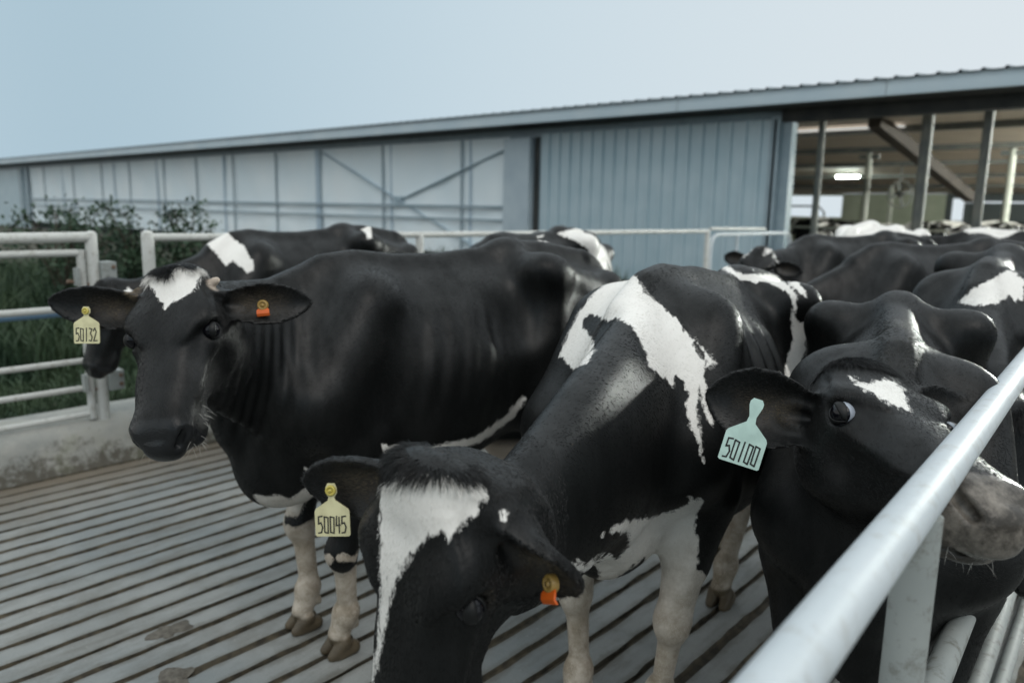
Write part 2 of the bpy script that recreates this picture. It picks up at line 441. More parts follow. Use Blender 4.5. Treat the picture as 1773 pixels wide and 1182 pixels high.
def mix_col(N, L, fac, a, b):
    n = N.new('ShaderNodeMix'); n.data_type = 'RGBA'
    for i, v in ((0, fac), (6, a), (7, b)):
        if isinstance(v, tuple): n.inputs[i].default_value = (*v, 1)
        elif isinstance(v, (int, float)): n.inputs[i].default_value = v
        else: L.new(v, n.inputs[i])
    return n.outputs[2]

BLACK, WHITE, PINK, NOSE, HOOF = (.0038, .0044, .0045), (.76, .74, .70), (.46, .38, .31), (.016, .017, .018), (.13, .095, .055)
def coat_material(name, black=BLACK, white=WHITE, nose=NOSE, rough=.44):
    m, nt, N, L, b = mat(name)
    tc = N.new('ShaderNodeTexCoord')
    def attr(n):
        a = N.new('ShaderNodeAttribute'); a.attribute_name = n; return a
    pa = attr('patch'); mk = attr('mask')
    sep = N.new('ShaderNodeSeparateColor'); L.new(mk.outputs['Color'], sep.inputs[0])
    no = N.new('ShaderNodeTexNoise'); no.inputs['Scale'].default_value = 75; no.inputs['Detail'].default_value = 3
    mp = N.new('ShaderNodeMapping'); mp.inputs['Scale'].default_value = (.5, 1, .45); L.new(tc.outputs['Object'], mp.inputs[0]); L.new(mp.outputs[0], no.inputs['Vector'])
    e = math_node(N, L, 'ADD', pa.outputs['Fac'], math_node(N, L, 'MULTIPLY', math_node(N, L, 'SUBTRACT', no.outputs['Fac'], .5), .032))
    w = math_node(N, L, 'MULTIPLY_ADD', e, 260, True)
    w.node.inputs[2].default_value = .5; w.node.use_clamp = True
    # broad tone variation of the black coat, dirt on the white
    n2 = N.new('ShaderNodeTexNoise'); n2.inputs['Scale'].default_value = 5; n2.inputs['Detail'].default_value = 5; L.new(tc.outputs['Object'], n2.inputs['Vector'])
    blk = mix_col(N, L, n2.outputs['Fac'], tuple(x * .75 for x in black), tuple(black[i] * (1.5, 1.45, 1.4)[i] for i in range(3)))
    n3 = N.new('ShaderNodeTexNoise'); n3.inputs['Scale'].default_value = 14; n3.inputs['Detail'].default_value = 8; n3.inputs['Roughness'].default_value = .7; L.new(tc.outputs['Object'], n3.inputs['Vector'])
    sx = N.new('ShaderNodeSeparateXYZ'); L.new(tc.outputs['Object'], sx.inputs[0])
    low = N.new('ShaderNodeMapRange'); low.inputs[1].default_value = .75; low.inputs[2].default_value = .12; low.inputs[3].default_value = .05; low.inputs[4].default_value = .85
    L.new(sx.outputs[2], low.inputs[0])
    r3 = N.new('ShaderNodeMapRange'); r3.inputs[1].default_value = .40; r3.inputs[2].default_value = .62; L.new(n3.outputs['Fac'], r3.inputs[0])
    dirt = math_node(N, L, 'MULTIPLY', r3.outputs[0], low.outputs[0], True)
    wht = mix_col(N, L, dirt, white, (.15, .115, .065))
    legs = N.new('ShaderNodeMapRange'); legs.inputs[1].default_value = .78; legs.inputs[2].default_value = .35; legs.inputs[4].default_value = .8; L.new(sx.outputs[2], legs.inputs[0])
    wht = mix_col(N, L, legs.outputs[0], wht, mix_col(N, L, n2.outputs['Fac'], (.22, .165, .105), (.58, .50, .40)))
    wht = mix_col(N, L, math_node(N, L, 'MULTIPLY', dirt, .8), wht, (.13, .10, .06))
    c = mix_col(N, L, w, blk, wht)
    c = mix_col(N, L, sep.outputs[2], c, PINK)
    c = mix_col(N, L, sep.outputs[1], c, mix_col(N, L, n3.outputs['Fac'], (.018, .015, .012), (.15, .115, .07)))
    pf = N.new('ShaderNodeMapRange'); pf.inputs[1].default_value = .44; pf.inputs[2].default_value = .66; L.new(n3.outputs['Fac'], pf.inputs[0]); pale_fac = pf.outputs[0]
    c = mix_col(N, L, sep.outputs[0], c, mix_col(N, L, pale_fac, tuple(.22 * x for x in nose), nose) if nose[0] > .05 else nose)
    L.new(c, b.inputs['Base Color'])
    rg = math_node(N, L, 'SUBTRACT', rough, math_node(N, L, 'MULTIPLY', sep.outputs[0], rough - .24))
    L.new(rg, b.inputs['Roughness']); b.inputs['Specular IOR Level'].default_value = .24
    n5 = N.new('ShaderNodeTexNoise'); n5.inputs['Scale'].default_value = 16; n5.inputs['Detail'].default_value = 6; n5.inputs['Roughness'].default_value = .65
    mp5 = N.new('ShaderNodeMapping'); mp5.inputs['Scale'].default_value = (.8, .8, .22); mp5.inputs['Rotation'].default_value = (0, .35, 0); L.new(tc.outputs['Object'], mp5.inputs[0]); L.new(mp5.outputs[0], n5.inputs['Vector'])
    sv = N.new('ShaderNodeMapRange'); sv.inputs[1].default_value = .3; sv.inputs[2].default_value = .72; sv.inputs[3].default_value = .14; sv.inputs[4].default_value = .40; L.new(n5.outputs['Fac'], sv.inputs[0]); L.new(sv.outputs[0], b.inputs['Specular IOR Level'])
    # hair-flow bump on the coat, pebbled leather on the nose
    n4 = N.new('ShaderNodeTexNoise'); n4.inputs['Scale'].default_value = 150; n4.inputs['Detail'].default_value = 4
    mp4 = N.new('ShaderNodeMapping'); mp4.inputs['Scale'].default_value = (.22, 1, .30); mp4.inputs['Rotation'].default_value = (0, .5, 0)
    L.new(tc.outputs['Object'], mp4.inputs[0]); L.new(mp4.outputs[0], n4.inputs['Vector'])
    vo = N.new('ShaderNodeTexVoronoi'); vo.inputs['Scale'].default_value = 190; L.new(tc.outputs['Object'], vo.inputs['Vector'])
    hgt = N.new('ShaderNodeMix'); L.new(sep.outputs[0], hgt.inputs[0]); L.new(n4.outputs['Fac'], hgt.inputs[2]); L.new(vo.outputs['Distance'], hgt.inputs[3])
    bp = N.new('ShaderNodeBump'); bp.inputs['Strength'].default_value = .14; bp.inputs['Distance'].default_value = .003
    L.new(hgt.outputs[0], bp.inputs['Height']); L.new(bp.outputs['Normal'], b.inputs['Normal'])
    return m

def hair_material(name):
    m, nt, N, L, b = mat(name)
    a = N.new('ShaderNodeAttribute'); a.attribute_name = 'tint'
    L.new(a.outputs['Color'], b.inputs['Base Color']); b.inputs['Roughness'].default_value = .38; b.inputs['Specular IOR Level'].default_value = .36
    return m
HAIR = hair_material('cow_hair')

def link_mesh(name, verts, faces, m=None, parent=None, smooth_=True):
    me = bpy.data.meshes.new(name); me.from_pydata([tuple(v) for v in verts], [], [tuple(f) for f in faces])
    if smooth_: me.shade_smooth()
    o = bpy.data.objects.new(name, me); col.objects.link(o)
    if m is not None:
        for x in (m if isinstance(m, (list, tuple)) else [m]): me.materials.append(x)
    if parent is not None: o.parent = parent
    return o

def tag(o, label=None, cat=None, group=None, kind=None):
    if label: o['label'] = label
    if cat: o['category'] = cat
    if group: o['group'] = group
    if kind: o['kind'] = kind
    return o

# ------------------------------------------------------------------ coat pattern
def poly_sd(uv, poly):
    """signed distance (+ inside) of points to a closed polygon"""
    poly = np.asarray(poly, float); d = np.full(len(uv), 1e9); ins = np.zeros(len(uv), bool)
    for i in range(len(poly)):
        a, b = poly[i], poly[(i + 1) % len(poly)]
        e = b - a; w = uv - a
        t = np.clip((w @ e) / (e @ e + 1e-12), 0, 1)
        d = np.minimum(d, ((w - t[:, None] * e) ** 2).sum(1))
        c1 = (a[1] > uv[:, 1]) != (b[1] > uv[:, 1])
        with np.errstate(divide='ignore', invalid='ignore'):
            c2 = uv[:, 0] < (b[0] - a[0]) * (uv[:, 1] - a[1]) / (b[1] - a[1] + 1e-15) + a[0]
        ins ^= c1 & c2
    d = np.sqrt(d)
    return np.where(ins, d, -d)

def wob(P, s, seed):
    """cheap smooth 3-D noise in about -1..1"""
    r = np.random.RandomState(seed); out = np.zeros(len(P)); amp = 1
    for o in range(3):
        for _ in range(3):
            k = r.normal(size=3) * s * (2 ** o); out += amp * np.sin(P @ k + r.uniform(0, 6.28)) / 3
        amp *= .55
    return out

def pattern(c, P, N, Hq):
    """white (+) / black (-) signed distance at the points, from the patches of this cow"""
    sd = np.full(len(P), -.3)
    if 'blobs' in c:
        sd = np.maximum(sd, (wob(P, c['blobs'][0], c['blobs'][1]) - c['blobs'][2]) * .12)
    for p in c.get('patches', []):
        X, NN = (Hq[0], Hq[1]) if p.get('s') == 'H' else (P, N)
        a, b, n = [np.asarray(p[k], float) for k in 'abn']
        uv = np.stack([X @ a, X @ b], 1)
        s = poly_sd(uv, p['poly'])
        d = X @ n
        s = np.minimum(s, np.minimum(d - p.get('lo', -9), p.get('hi', 9) - d))
        s = np.minimum(s, (NN @ n + p.get('nm', .12)) * .25)
        if p.get('v', 1) > 0: sd = np.maximum(sd, s)
        else: sd = np.minimum(sd, -s)
    if c.get('roan_head'): sd = np.where(Hq[0][:, 0] > -.02, np.maximum(sd, .03 * wob(Hq[0], 75, 9) - .022 + .14 * (.10 - np.abs(Hq[0][:, 0] - .02))), sd)
    if c.get('socks'):
        for key, top in c['socks'].items():
            f = c['feet'][key]; m = (np.hypot(P[:, 0] - f[0], (P[:, 1] - f[1]) * 1.3) < .26) & (P[:, 2] < .85)
            s = np.where(m, top + .05 * wob(P, 18, 5) - P[:, 2], -.3)
            sd = np.maximum(sd, np.clip(s, -.3, .2))
    return sd

def frame(f, up):
    f = nrm(f); z = nrm(np.asarray(up, float) - (np.asarray(up, float) @ f) * f); return np.stack([f, np.cross(z, f), z], 1)

def rotz(hd):
    a = math.radians(hd); f = np.array([math.sin(a), -math.cos(a), 0]); return np.stack([f, [-f[1], f[0], 0], [0, 0, 1]], 1)   # columns: forward, left, up

DIGITS = {'5': [[(.95, 1), (.15, .97), (.10, .55), (.60, .62), (.92, .35), (.65, .04), (.02, .02)]], '0': [[(.12, .97), (.10, .06), (.80, .0), (.90, .92), (.12, .97)]],
          '1': [[(.55, 1), (.45, 0)]], '3': [[(.08, .98), (.85, .92), (.40, .58), (.88, .32), (.60, .02), (.0, .06)]], '2': [[(.08, .78), (.50, 1), (.88, .72), (.08, .02), (1.05, .05)]],
          '4': [[(.22, 1), (.10, .45), (.95, .48)], [(.72, .95), (.70, 0)]]}

def ear_tag(cow, O, right, down, text, w, neck, plate, ink, stud, bend=.0):
    """plate tag hanging from O (cow space): neck, shouldered plate, hand-written number on the face"""
    r = nrm(right); d = nrm(np.asarray(down) - (np.asarray(down) @ r) * r); n = np.cross(d, r) * -1
    n = np.cross(r, -d)
    h = w * .60; s = w * .30; nw = w * .085
    out = [(-nw * 1.2, -.012), (-nw * 1.9, -.004), (-nw * 1.9, .005), (-nw, neck * .55), (-nw * 1.25, neck * .8), (-w * .46, neck + s * .55), (-w * .5, neck + s * .8), (-w * .5, neck + s + h), (-w * .46, neck + s + h + .003),
           (w * .46, neck + s + h + .003), (w * .5, neck + s + h), (w * .5, neck + s * .8), (w * .46, neck + s * .55), (nw * 1.25, neck * .8), (nw, neck * .55), (nw * 1.9, .005), (nw * 1.9, -.004), (nw * 1.2, -.012)]
    pt = lambda x, y, z: O + r * x + d * y + n * (z + bend * y * y)
    k = len(out); V = [pt(x, y, .0012) for x, y in out] + [pt(x, y, -.0012) for x, y in out]
    F = [tuple(range(k))[::-1], tuple(range(k, 2 * k))] + [(i, (i + 1) % k, k + (i + 1) % k, k + i) for i in range(k)]
    mi = [0] * len(F)
    x0 = -w * .42; cw = w * .84 / len(text); y1 = neck + s + h * .92; hh = h * .80
    for j, ch in enumerate(text):
        sk = (j * 37 % 7 - 3) * .012
        for st in DIGITS[ch]:
            q = [np.array((x0 + cw * (j + .06 + .82 * (px + sk * py)), y1 - hh * py)) for px, py in st]
            for a, b in zip(q[:-1], q[1:]):
                t = (b - a) / (np.linalg.norm(b - a) + 1e-9); e = np.array((-t[1], t[0])) * w * .019; a = a - t * w * .014; b = b + t * w * .014
                i0 = len(V); V += [pt(*v, .0020) for v in (a - e, a + e, b + e, b - e)]; F.append((i0, i0 + 1, i0 + 2, i0 + 3)); mi.append(1)
    o = link_mesh('ear_tag', V, F, [plate, ink], cow, False)
    for p, i in zip(o.data.polygons, mi): p.material_index = i
    if stud is not None:
        V, F = [], []
        for ri, zi in ((.0095, .001), (.0095, .004), (.006, .006), (.006, .0035), (.003, .0035), (.003, .007), (.0005, .0075)):
            i0 = len(V); V += [pt(ri * math.cos(t * math.pi / 8), ri * math.sin(t * math.pi / 8), zi + .001) for t in range(16)]
            if i0: F += [(i0 - 16 + t, i0 - 16 + (t + 1) % 16, i0 + (t + 1) % 16, i0 + t) for t in range(16)]
        link_mesh('stud', V, F, stud, o)
    return o

def stud_tag(cow, O, r, d, n):
    """round stud over a small folded flap"""
    r = nrm(r); d = nrm(d - (d @ r) * r); f = np.cross(r, -d)
    V, F = [], []; w, h = .017, .024
    prof = [(0, .004), (.3, .009), (.7, .011), (1, .007)]
    for k, (t, z) in enumerate(prof):
        for x in (-w, w): V.append(O + r * (x * (1 if k else .6)) + d * (.006 + h * t) + f * z)
    for k in range(3): F.append((2 * k, 2 * k + 1, 2 * k + 3, 2 * k + 2))
    m = len(V); V += [v - f * .004 for v in V]; F += [tuple(m + i for i in q)[::-1] for q in F[:3]]; F += [(0, 2, m + 2, m), (2, 4, m + 4, m + 2), (4, 6, m + 6, m + 4), (1, m + 1, m + 3, 3), (3, m + 3, m + 5, 5), (5, m + 5, m + 7, 7), (6, 7, m + 7, m + 6), (0, m, m + 1, 1)]
    o = link_mesh('ear_tag', V, F, ORANGE, cow, False)
    V, F, mi = [], [], []
    for ri, zi in ((.0150, -.004), (.0150, .006), (.0125, .009), (.0085, .009), (.0080, .006), (.0045, .006), (.0045, .010), (.0005, .0105)):
        i0 = len(V); V += [O + r * ri * math.cos(t * math.pi / 10) + d * ri * math.sin(t * math.pi / 10) + f * zi for t in range(20)]
        if i0: F += [(i0 - 20 + t, i0 - 20 + (t + 1) % 20, i0 + (t + 1) % 20, i0 + t) for t in range(20)]
    link_mesh('stud', V, F, BROWNSTUD, o)

def eyeball(cow, c, toW, HM, sy, gaze, mats):
    O = toW((.193, sy * .1150, .0455)); R = .0232 * c.get('hs', 1); O = O - HM[:, 1] * sy * .004 * c.get('squint', 0)
    V, F, mi = [], [], []
    g = nrm(gaze); a = nrm(np.cross(g, (0, 0, 1))); b = np.cross(g, a)
    n = 28; m = 20
    for i in range(n + 1):
        th = math.pi * i / n
        for j in range(m):
            ph = 2 * math.pi * j / m; bul = 1.0 + (.05 if th < .55 else 0)
            V.append(O + R * bul * (g * math.cos(th) + math.sin(th) * (a * math.cos(ph) + b * math.sin(ph))))
    for i in range(n):
        for j in range(m):
            F.append((i * m + j, i * m + (j + 1) % m, (i + 1) * m + (j + 1) % m, (i + 1) * m + j)); mi.append(0 if i < n * .34 else 1)
    o = link_mesh('eye', V, F, mats, cow)
    for p, i in zip(o.data.polygons, mi): p.material_index = i
    return o

LID = simple('eyelid_skin', (.006, .0065, .0065), .5, spec=.3)
def eyelids(cow, c, toW, HM, sy, squint):
    O = toW((.193, sy * .1150, .0455)); R = .0232 * c.get('hs', 1); O = O - HM[:, 1] * sy * .004 * squint; x, y, z = HM[:, 0] * .95 - HM[:, 2] * .31, HM[:, 1] * sy, HM[:, 2] * .95 + HM[:, 0] * .31
    for sgn, op in ((1, math.radians(30 - 16 * squint)), (-1, math.radians(34 - 6 * squint))):
        V, F = [], []; n, m = 26, 9
        for i in range(n + 1):
            th = math.pi * (.03 + .94 * i / n)
            for j in range(m):
                e = op * math.sin(th) ** .8; ph = e if j < 2 else e + (math.radians(108) - e) * (j - 1) / (m - 2)
                rr = R * (1.012 if j == 0 else 1.10 if j < 4 else 1.10 - .05 * (j - 3))
                V.append(O + rr * (x * math.cos(th) + math.sin(th) * (y * math.cos(ph) + sgn * z * math.sin(ph))))
        for i in range(n): F += [(i * m + j, i * m + j + 1, (i + 1) * m + j + 1, (i + 1) * m + j) for j in range(m - 1)]
        link_mesh('eyelid', V, F, LID, cow)

def make_hair(cow, P, Q, N, sd, mask, Hq, c, hcount, rs):
    """short combed coat: one strand per random point of the skin"""
    tri = np.concatenate([Q[:, [0, 1, 2]], Q[:, [0, 2, 3]]])
    A = np.linalg.norm(np.cross(P[tri[:, 1]] - P[tri[:, 0]], P[tri[:, 2]] - P[tri[:, 0]]), axis=1) / 2
    hx = Hq[0][:, 0]; head = (hx > -.02) & (np.abs(Hq[0][:, 1]) < .36) & (hx < .58) & (np.abs(Hq[0][:, 2]) < .25)
    edge = np.exp(-(sd / .03) ** 2)
    den = 1 + 1.6 * head + 2.0 * edge + 2.2 * mask[:, 2] * head
    den *= (1 - np.clip(mask[:, 0] * 1.5, 0, 1)) * (1 - np.clip(mask[:, 1] * 2, 0, 1)) * np.where((mask[:, 2] > .5) & ((mask[:, 3] < .5) | ~head), 0, 1) * np.where(P[:, 2] < .05, 0, 1)
    wgt = A * den[tri].mean(1); k = rs.choice(len(tri), hcount, p=wgt / wgt.sum())
    u, v = rs.rand(2, hcount); f = u + v > 1; u[f] = 1 - u[f]; v[f] = 1 - v[f]
    B = np.stack([1 - u - v, u, v], 1); T = tri[k]
    it = lambda X: (X[T] * (B[..., None] if X.ndim == 2 else B)).sum(1)
    p, n, s, mk, h, hd = it(P), it(N), it(sd), it(mask), it(Hq[0]), it(head.astype(float)) > .5
    n /= np.linalg.norm(n, axis=1)[:, None]
    HM = np.asarray(c['HM'])
    d = np.tile(np.array([-.75, 0, -.55]), (hcount, 1)); d[p[:, 2] < .75] = (-.2, 0, -1)
    fwd = np.tile(HM[:, 0] * .9 - HM[:, 2] * .1, (hcount, 1)); fwd += np.outer(np.sign(h[:, 1]) * np.minimum(np.abs(h[:, 1]) * 6, .8), HM[:, 1])
    d[hd] = fwd[hd]
    earm = mk[:, 3] > .5
    d[earm] = (np.sign(h[:, 1])[:, None] * HM[:, 1] + .3 * rs.normal(size=(hcount, 3)))[earm]
    d += .20 * rs.normal(size=d.shape) + .16 * np.stack([wob(p, 3.5, 1), wob(p, 3.5, 2), wob(p, 3.5, 3)], 1)
    d -= (d * n).sum(1)[:, None] * n; d /= np.linalg.norm(d, axis=1)[:, None] + 1e-9
    ln = rs.uniform(.006, .011, hcount)
    ln[hd] *= .85; ln[earm] *= 1.25
    tuft = hd & (np.hypot(h[:, 0] - .0, h[:, 1] * .7) < .055) & (h[:, 2] > .03) & (s < .006)
    ln[tuft] = rs.uniform(.018, .038, tuft.sum())
    star = hd & (s > 0) & (h[:, 0] < .2); ln[star] *= .95
    crest = c.get('crest')
    if crest is not None:
        cm = (np.abs(p[:, 1]) + .02 * rs.normal(size=hcount) < .045) & (n[:, 2] > .6) & (p[:, 0] > .0) & (p[:, 0] < .85) & ~hd; ln[cm] *= rs.uniform(1, crest, cm.sum())
    lift = rs.uniform(.10, .25, hcount); lift[hd] = rs.uniform(.10, .30, hd.sum()); lift[tuft] = rs.uniform(.35, .7, tuft.sum())
    npt = 4; pos = np.zeros((hcount, npt, 3)); grav = np.array([0, 0, -1.])
    for i in range(npt):
        t = i / (npt - 1)
        pos[:, i] = p - n * .0005 + ln[:, None] * (d * t + n * (lift[:, None] * (t - .55 * t * t)) + grav * (.18 * t * t)[..., None] if False else d * t + n * (lift * (t - .55 * t * t))[:, None] + grav * (.05 * t * t))
    noise = .005 * wob(p, 45, 11) + rs.normal(0, .0015, hcount)
    wmask = (s + noise) > 0
    br = rs.uniform(.7, 1.35, hcount)[:, None]
    blk = np.array(c.get('black', BLACK)) * 1.1 * br * (1 + .5 * np.clip(wob(p, 6, 31), -.6, 1.2))[:, None] * np.array([1.12, 1.0, .96]); blk[rs.rand(hcount) < .05] *= 1.8
    if crest is not None: blk[cm] = blk[cm] * 2 + np.array([.03, .028, .022]) * rs.rand(cm.sum())[:, None]
    wht = np.clip(np.array(c.get('white', WHITE)) * rs.uniform(.82, 1.1, hcount)[:, None], 0, .82)
    lowd = np.clip((.55 - p[:, 2]) / .5, 0, 1) * np.clip(wob(p, 18, 8) * 1.5, 0, 1.4); lg = np.clip((.78 - p[:, 2]) / .4, 0, .8)[:, None]; wht = wht * (1 - lg) + lg * np.array([.44, .37, .29]) * rs.uniform(.7, 1.25, hcount)[:, None]; lowd = np.clip(lowd, 0, 1)[:, None] * .85; wht = wht * (1 - lowd) + np.array([.13, .095, .055]) * lowd
    colr = np.where(wmask[:, None], wht, blk)
    inn = mk[:, 2][:, None] * earm[:, None] * rs.uniform(.3, 1, hcount)[:, None]
    colr = colr * (1 - inn) + np.array([.24, .185, .115]) * inn
    nw = c.get('whiskers', 0)
    if nw:
        ok = np.where((Hq[0][:, 0] > .40) & (Hq[0][:, 0] < .52) & (Hq[0][:, 2] < -.01) & (Hq[0][:, 2] > -.13) & (np.abs(Hq[0][:, 1]) < .12))[0]; q = rs.choice(ok, nw)
        wd = N[q] + .5 * HM[:, 0] + .45 * rs.normal(size=(nw, 3)); wd /= np.linalg.norm(wd, axis=1)[:, None]; wl_ = rs.uniform(.012, c.get('wlen', .05), nw)
        wp = np.stack([P[q] + wd * (wl_ * t)[:, None] + grav * (.35 * wl_ * t * t)[:, None] for t in np.linspace(0, 1, npt)], 1)
        pos = np.concatenate([pos, wp]); colr = np.concatenate([colr, np.tile([.42, .41, .38], (nw, 1))]); hcount += nw
    cu = bpy.data.hair_curves.new('coat_hair'); cu.add_curves([npt] * hcount)
    cu.attributes['position'].data.foreach_set('vector', pos.reshape(-1).astype(np.float32))
    rad = cu.attributes.get('radius') or cu.attributes.new('radius', 'FLOAT', 'POINT')
    rw = np.tile(np.array([.00042, .00038, .00026, .00006]), hcount) * c.get('hw', 1); rad.data.foreach_set('value', rw.astype(np.float32))
    ca = cu.attributes.new('tint', 'FLOAT_COLOR', 'CURVE'); ca.data.foreach_set('color', np.concatenate([colr, np.ones((hcount, 1))], 1).reshape(-1).astype(np.float32))
    cu.materials.append(HAIR)
    o = bpy.data.objects.new('coat_hair', cu); col.objects.link(o); o.parent = cow
    return o

EYE_DARK = simple('eye_iris', (.004, .004, .006), .06, spec=.32); EYE_WHITE = simple('eye_white', (.30, .33, .38), .10, spec=.7)
YEL = simple('yellow_tag_plastic', (.70, .66, .40), .5, c2=(.55, .51, .30), scale=45); PALE = simple('pale_green_tag_plastic', (.52, .70, .64), .5, c2=(.40, .55, .50), scale=30)
ORANGE = simple('orange_tag_plastic', (.62, .11, .012), .4); INK = simple('tag_ink', (.02, .02, .02), .6); STUD = simple('yellow_stud_plastic', (.55, .46, .10), .35); BROWNSTUD = simple('weathered_stud_plastic', (.30, .19, .05), .4)

def make_cow(name, label, c, fast=False):
    """c: world pose. Builds the body as one skin, then eyes, coat and tags as children"""
    Rw = rotz(c['hd']); s = c.get('s', 1.0); pos = np.array([c['pos'][0], c['pos'][1], 0])
    toL = lambda w: (np.asarray(w, float) - pos) @ Rw / s
    k = dict(c)
    k['poll'] = toL(c['poll']); k['HM'] = Rw.T @ frame(c['fwd'], c['up'])
    if 'nmid' in c: k['nmid'] = toL(c['nmid'])
    P, Q = build_cow(k, c['res'])
    N = normals(P, Q)
    hs = c.get('hs', 1.0); HM, poll = k['HM'], k['poll']
    toW = lambda q: poll + HM @ (np.asarray(q, float) * FACE * hs)
    H = (P - poll) @ HM / (FACE * hs); NH = N @ HM; Hq = (H, NH)
    sd = pattern(k, P, N, Hq)
    mask = np.zeros((len(P), 4))
    inh = (np.abs(H[:, 1]) < .15) & (np.abs(H[:, 2]) < .25)
    mask[:, 0] = np.where(inh, np.clip((H[:, 0] - .468 - .18 * np.maximum(np.abs(H[:, 1]) - .055, 0) + .25 * np.minimum(H[:, 2] + .04, 0)) / .014, 0, 1), 0)
    if c.get('horn'):
        for sy in ((-1, 1)): mask[:, 2] = np.maximum(mask[:, 2], np.clip((.034 - np.linalg.norm(H - np.array([.030, sy * .122, .064]), axis=1)) / .008, 0, 1))
    mask[:, 1] = np.clip((.085 + .015 * wob(P, 20, 4) - P[:, 2]) / .012, 0, 1)
    if c.get('udder', True):
        mask[:, 2] = np.maximum(mask[:, 2], np.clip((.66 - P[:, 2]) / .05, 0, 1) * (np.abs(P[:, 0] + .46) < .24) * (np.abs(P[:, 1]) < .16) * (P[:, 2] > .44))
    for sy in (-1, 1):
        u, v, n = ear_frame(HM, sy, c['ears'][0 if sy > 0 else 1]); b = toW(EARB * np.array([1, sy, 1]))
        q = P - b; a = q @ u; e = (a > .035 * hs) & (a < .26) & (np.abs(q @ v) < .10) & (np.abs(q @ n) < .10)
        mask[e, 3] = 1; sd[e] = np.minimum(sd[e], -.05)
        mask[e, 2] = np.maximum(mask[e, 2], np.clip((N[e] @ n) * 1.4 - .25, 0, 1) * np.exp(-((q[e] @ v) / .030) ** 2) * np.clip(.9 - np.abs(a[e] / .22 - .45) * 2, 0, 1) * .8)
    me = bpy.data.meshes.new(name); me.from_pydata(P.tolist(), [], Q.tolist()); me.shade_smooth()
    at_ = me.attributes.new('patch', 'FLOAT', 'POINT'); at_.data.foreach_set('value', sd.astype(np.float32))
    m4 = mask.copy(); m4[:, 2] *= np.where(mask[:, 3] > .5, .12, 1); m4[:, 3] = 1
    at_ = me.attributes.new('mask', 'FLOAT_COLOR', 'POINT'); at_.data.foreach_set('color', m4.reshape(-1).astype(np.float32))
    o = bpy.data.objects.new(name, me); col.objects.link(o)
    me.materials.append(c['mat'])
    W = Matrix.Identity(4)
    for i in range(3):
        for j in range(3): W[i][j] = Rw[i, j] * s
        W[i][3] = pos[i]
    o.matrix_world = W
    tag(o, label, 'cow', c.get('group'))
    if c.get('eyes', True):
        for sy in (-1, 1):
            g = HM @ nrm(np.array([.25, sy * 1., .05])) if 'gaze' not in c else Rw.T @ nrm(c['gaze'])
            eyeball(o, c, toW, HM, sy, g, [EYE_DARK, c.get('sclera', EYE_DARK)])
            if c['res'] < .011: eyelids(o, c, toW, HM, sy, c.get('squint', 0))
    for t in c.get('tags', []):
        sy = t['ear']; u, v, n = ear_frame(HM, sy, c['ears'][0 if sy > 0 else 1]); O = toW(EARB * np.array([1, sy, 1])) + u * t['a'] + v * t.get('sv', 0) + n * t.get('off', .014)
        ear_tag(o, O, Rw.T @ np.asarray(t['r'], float), Rw.T @ np.asarray(t['d'], float), t['text'], t['w'] / s, t['neck'], t['plate'], INK, t.get('stud'))
    for t in c.get('studs', []):
        sy, a, sv, r_, d_ = t; u, v, n = ear_frame(HM, sy, c['ears'][0 if sy > 0 else 1])
        stud_tag(o, toW(EARB * np.array([1, sy, 1])) + u * a + v * sv + n * .012, Rw.T @ np.asarray(r_, float), Rw.T @ np.asarray(d_, float), n)
    if c.get('hair') and not fast:
        make_hair(o, P, Q, N, sd, mask, Hq, k, c['hair'], np.random.RandomState(7))
    return o
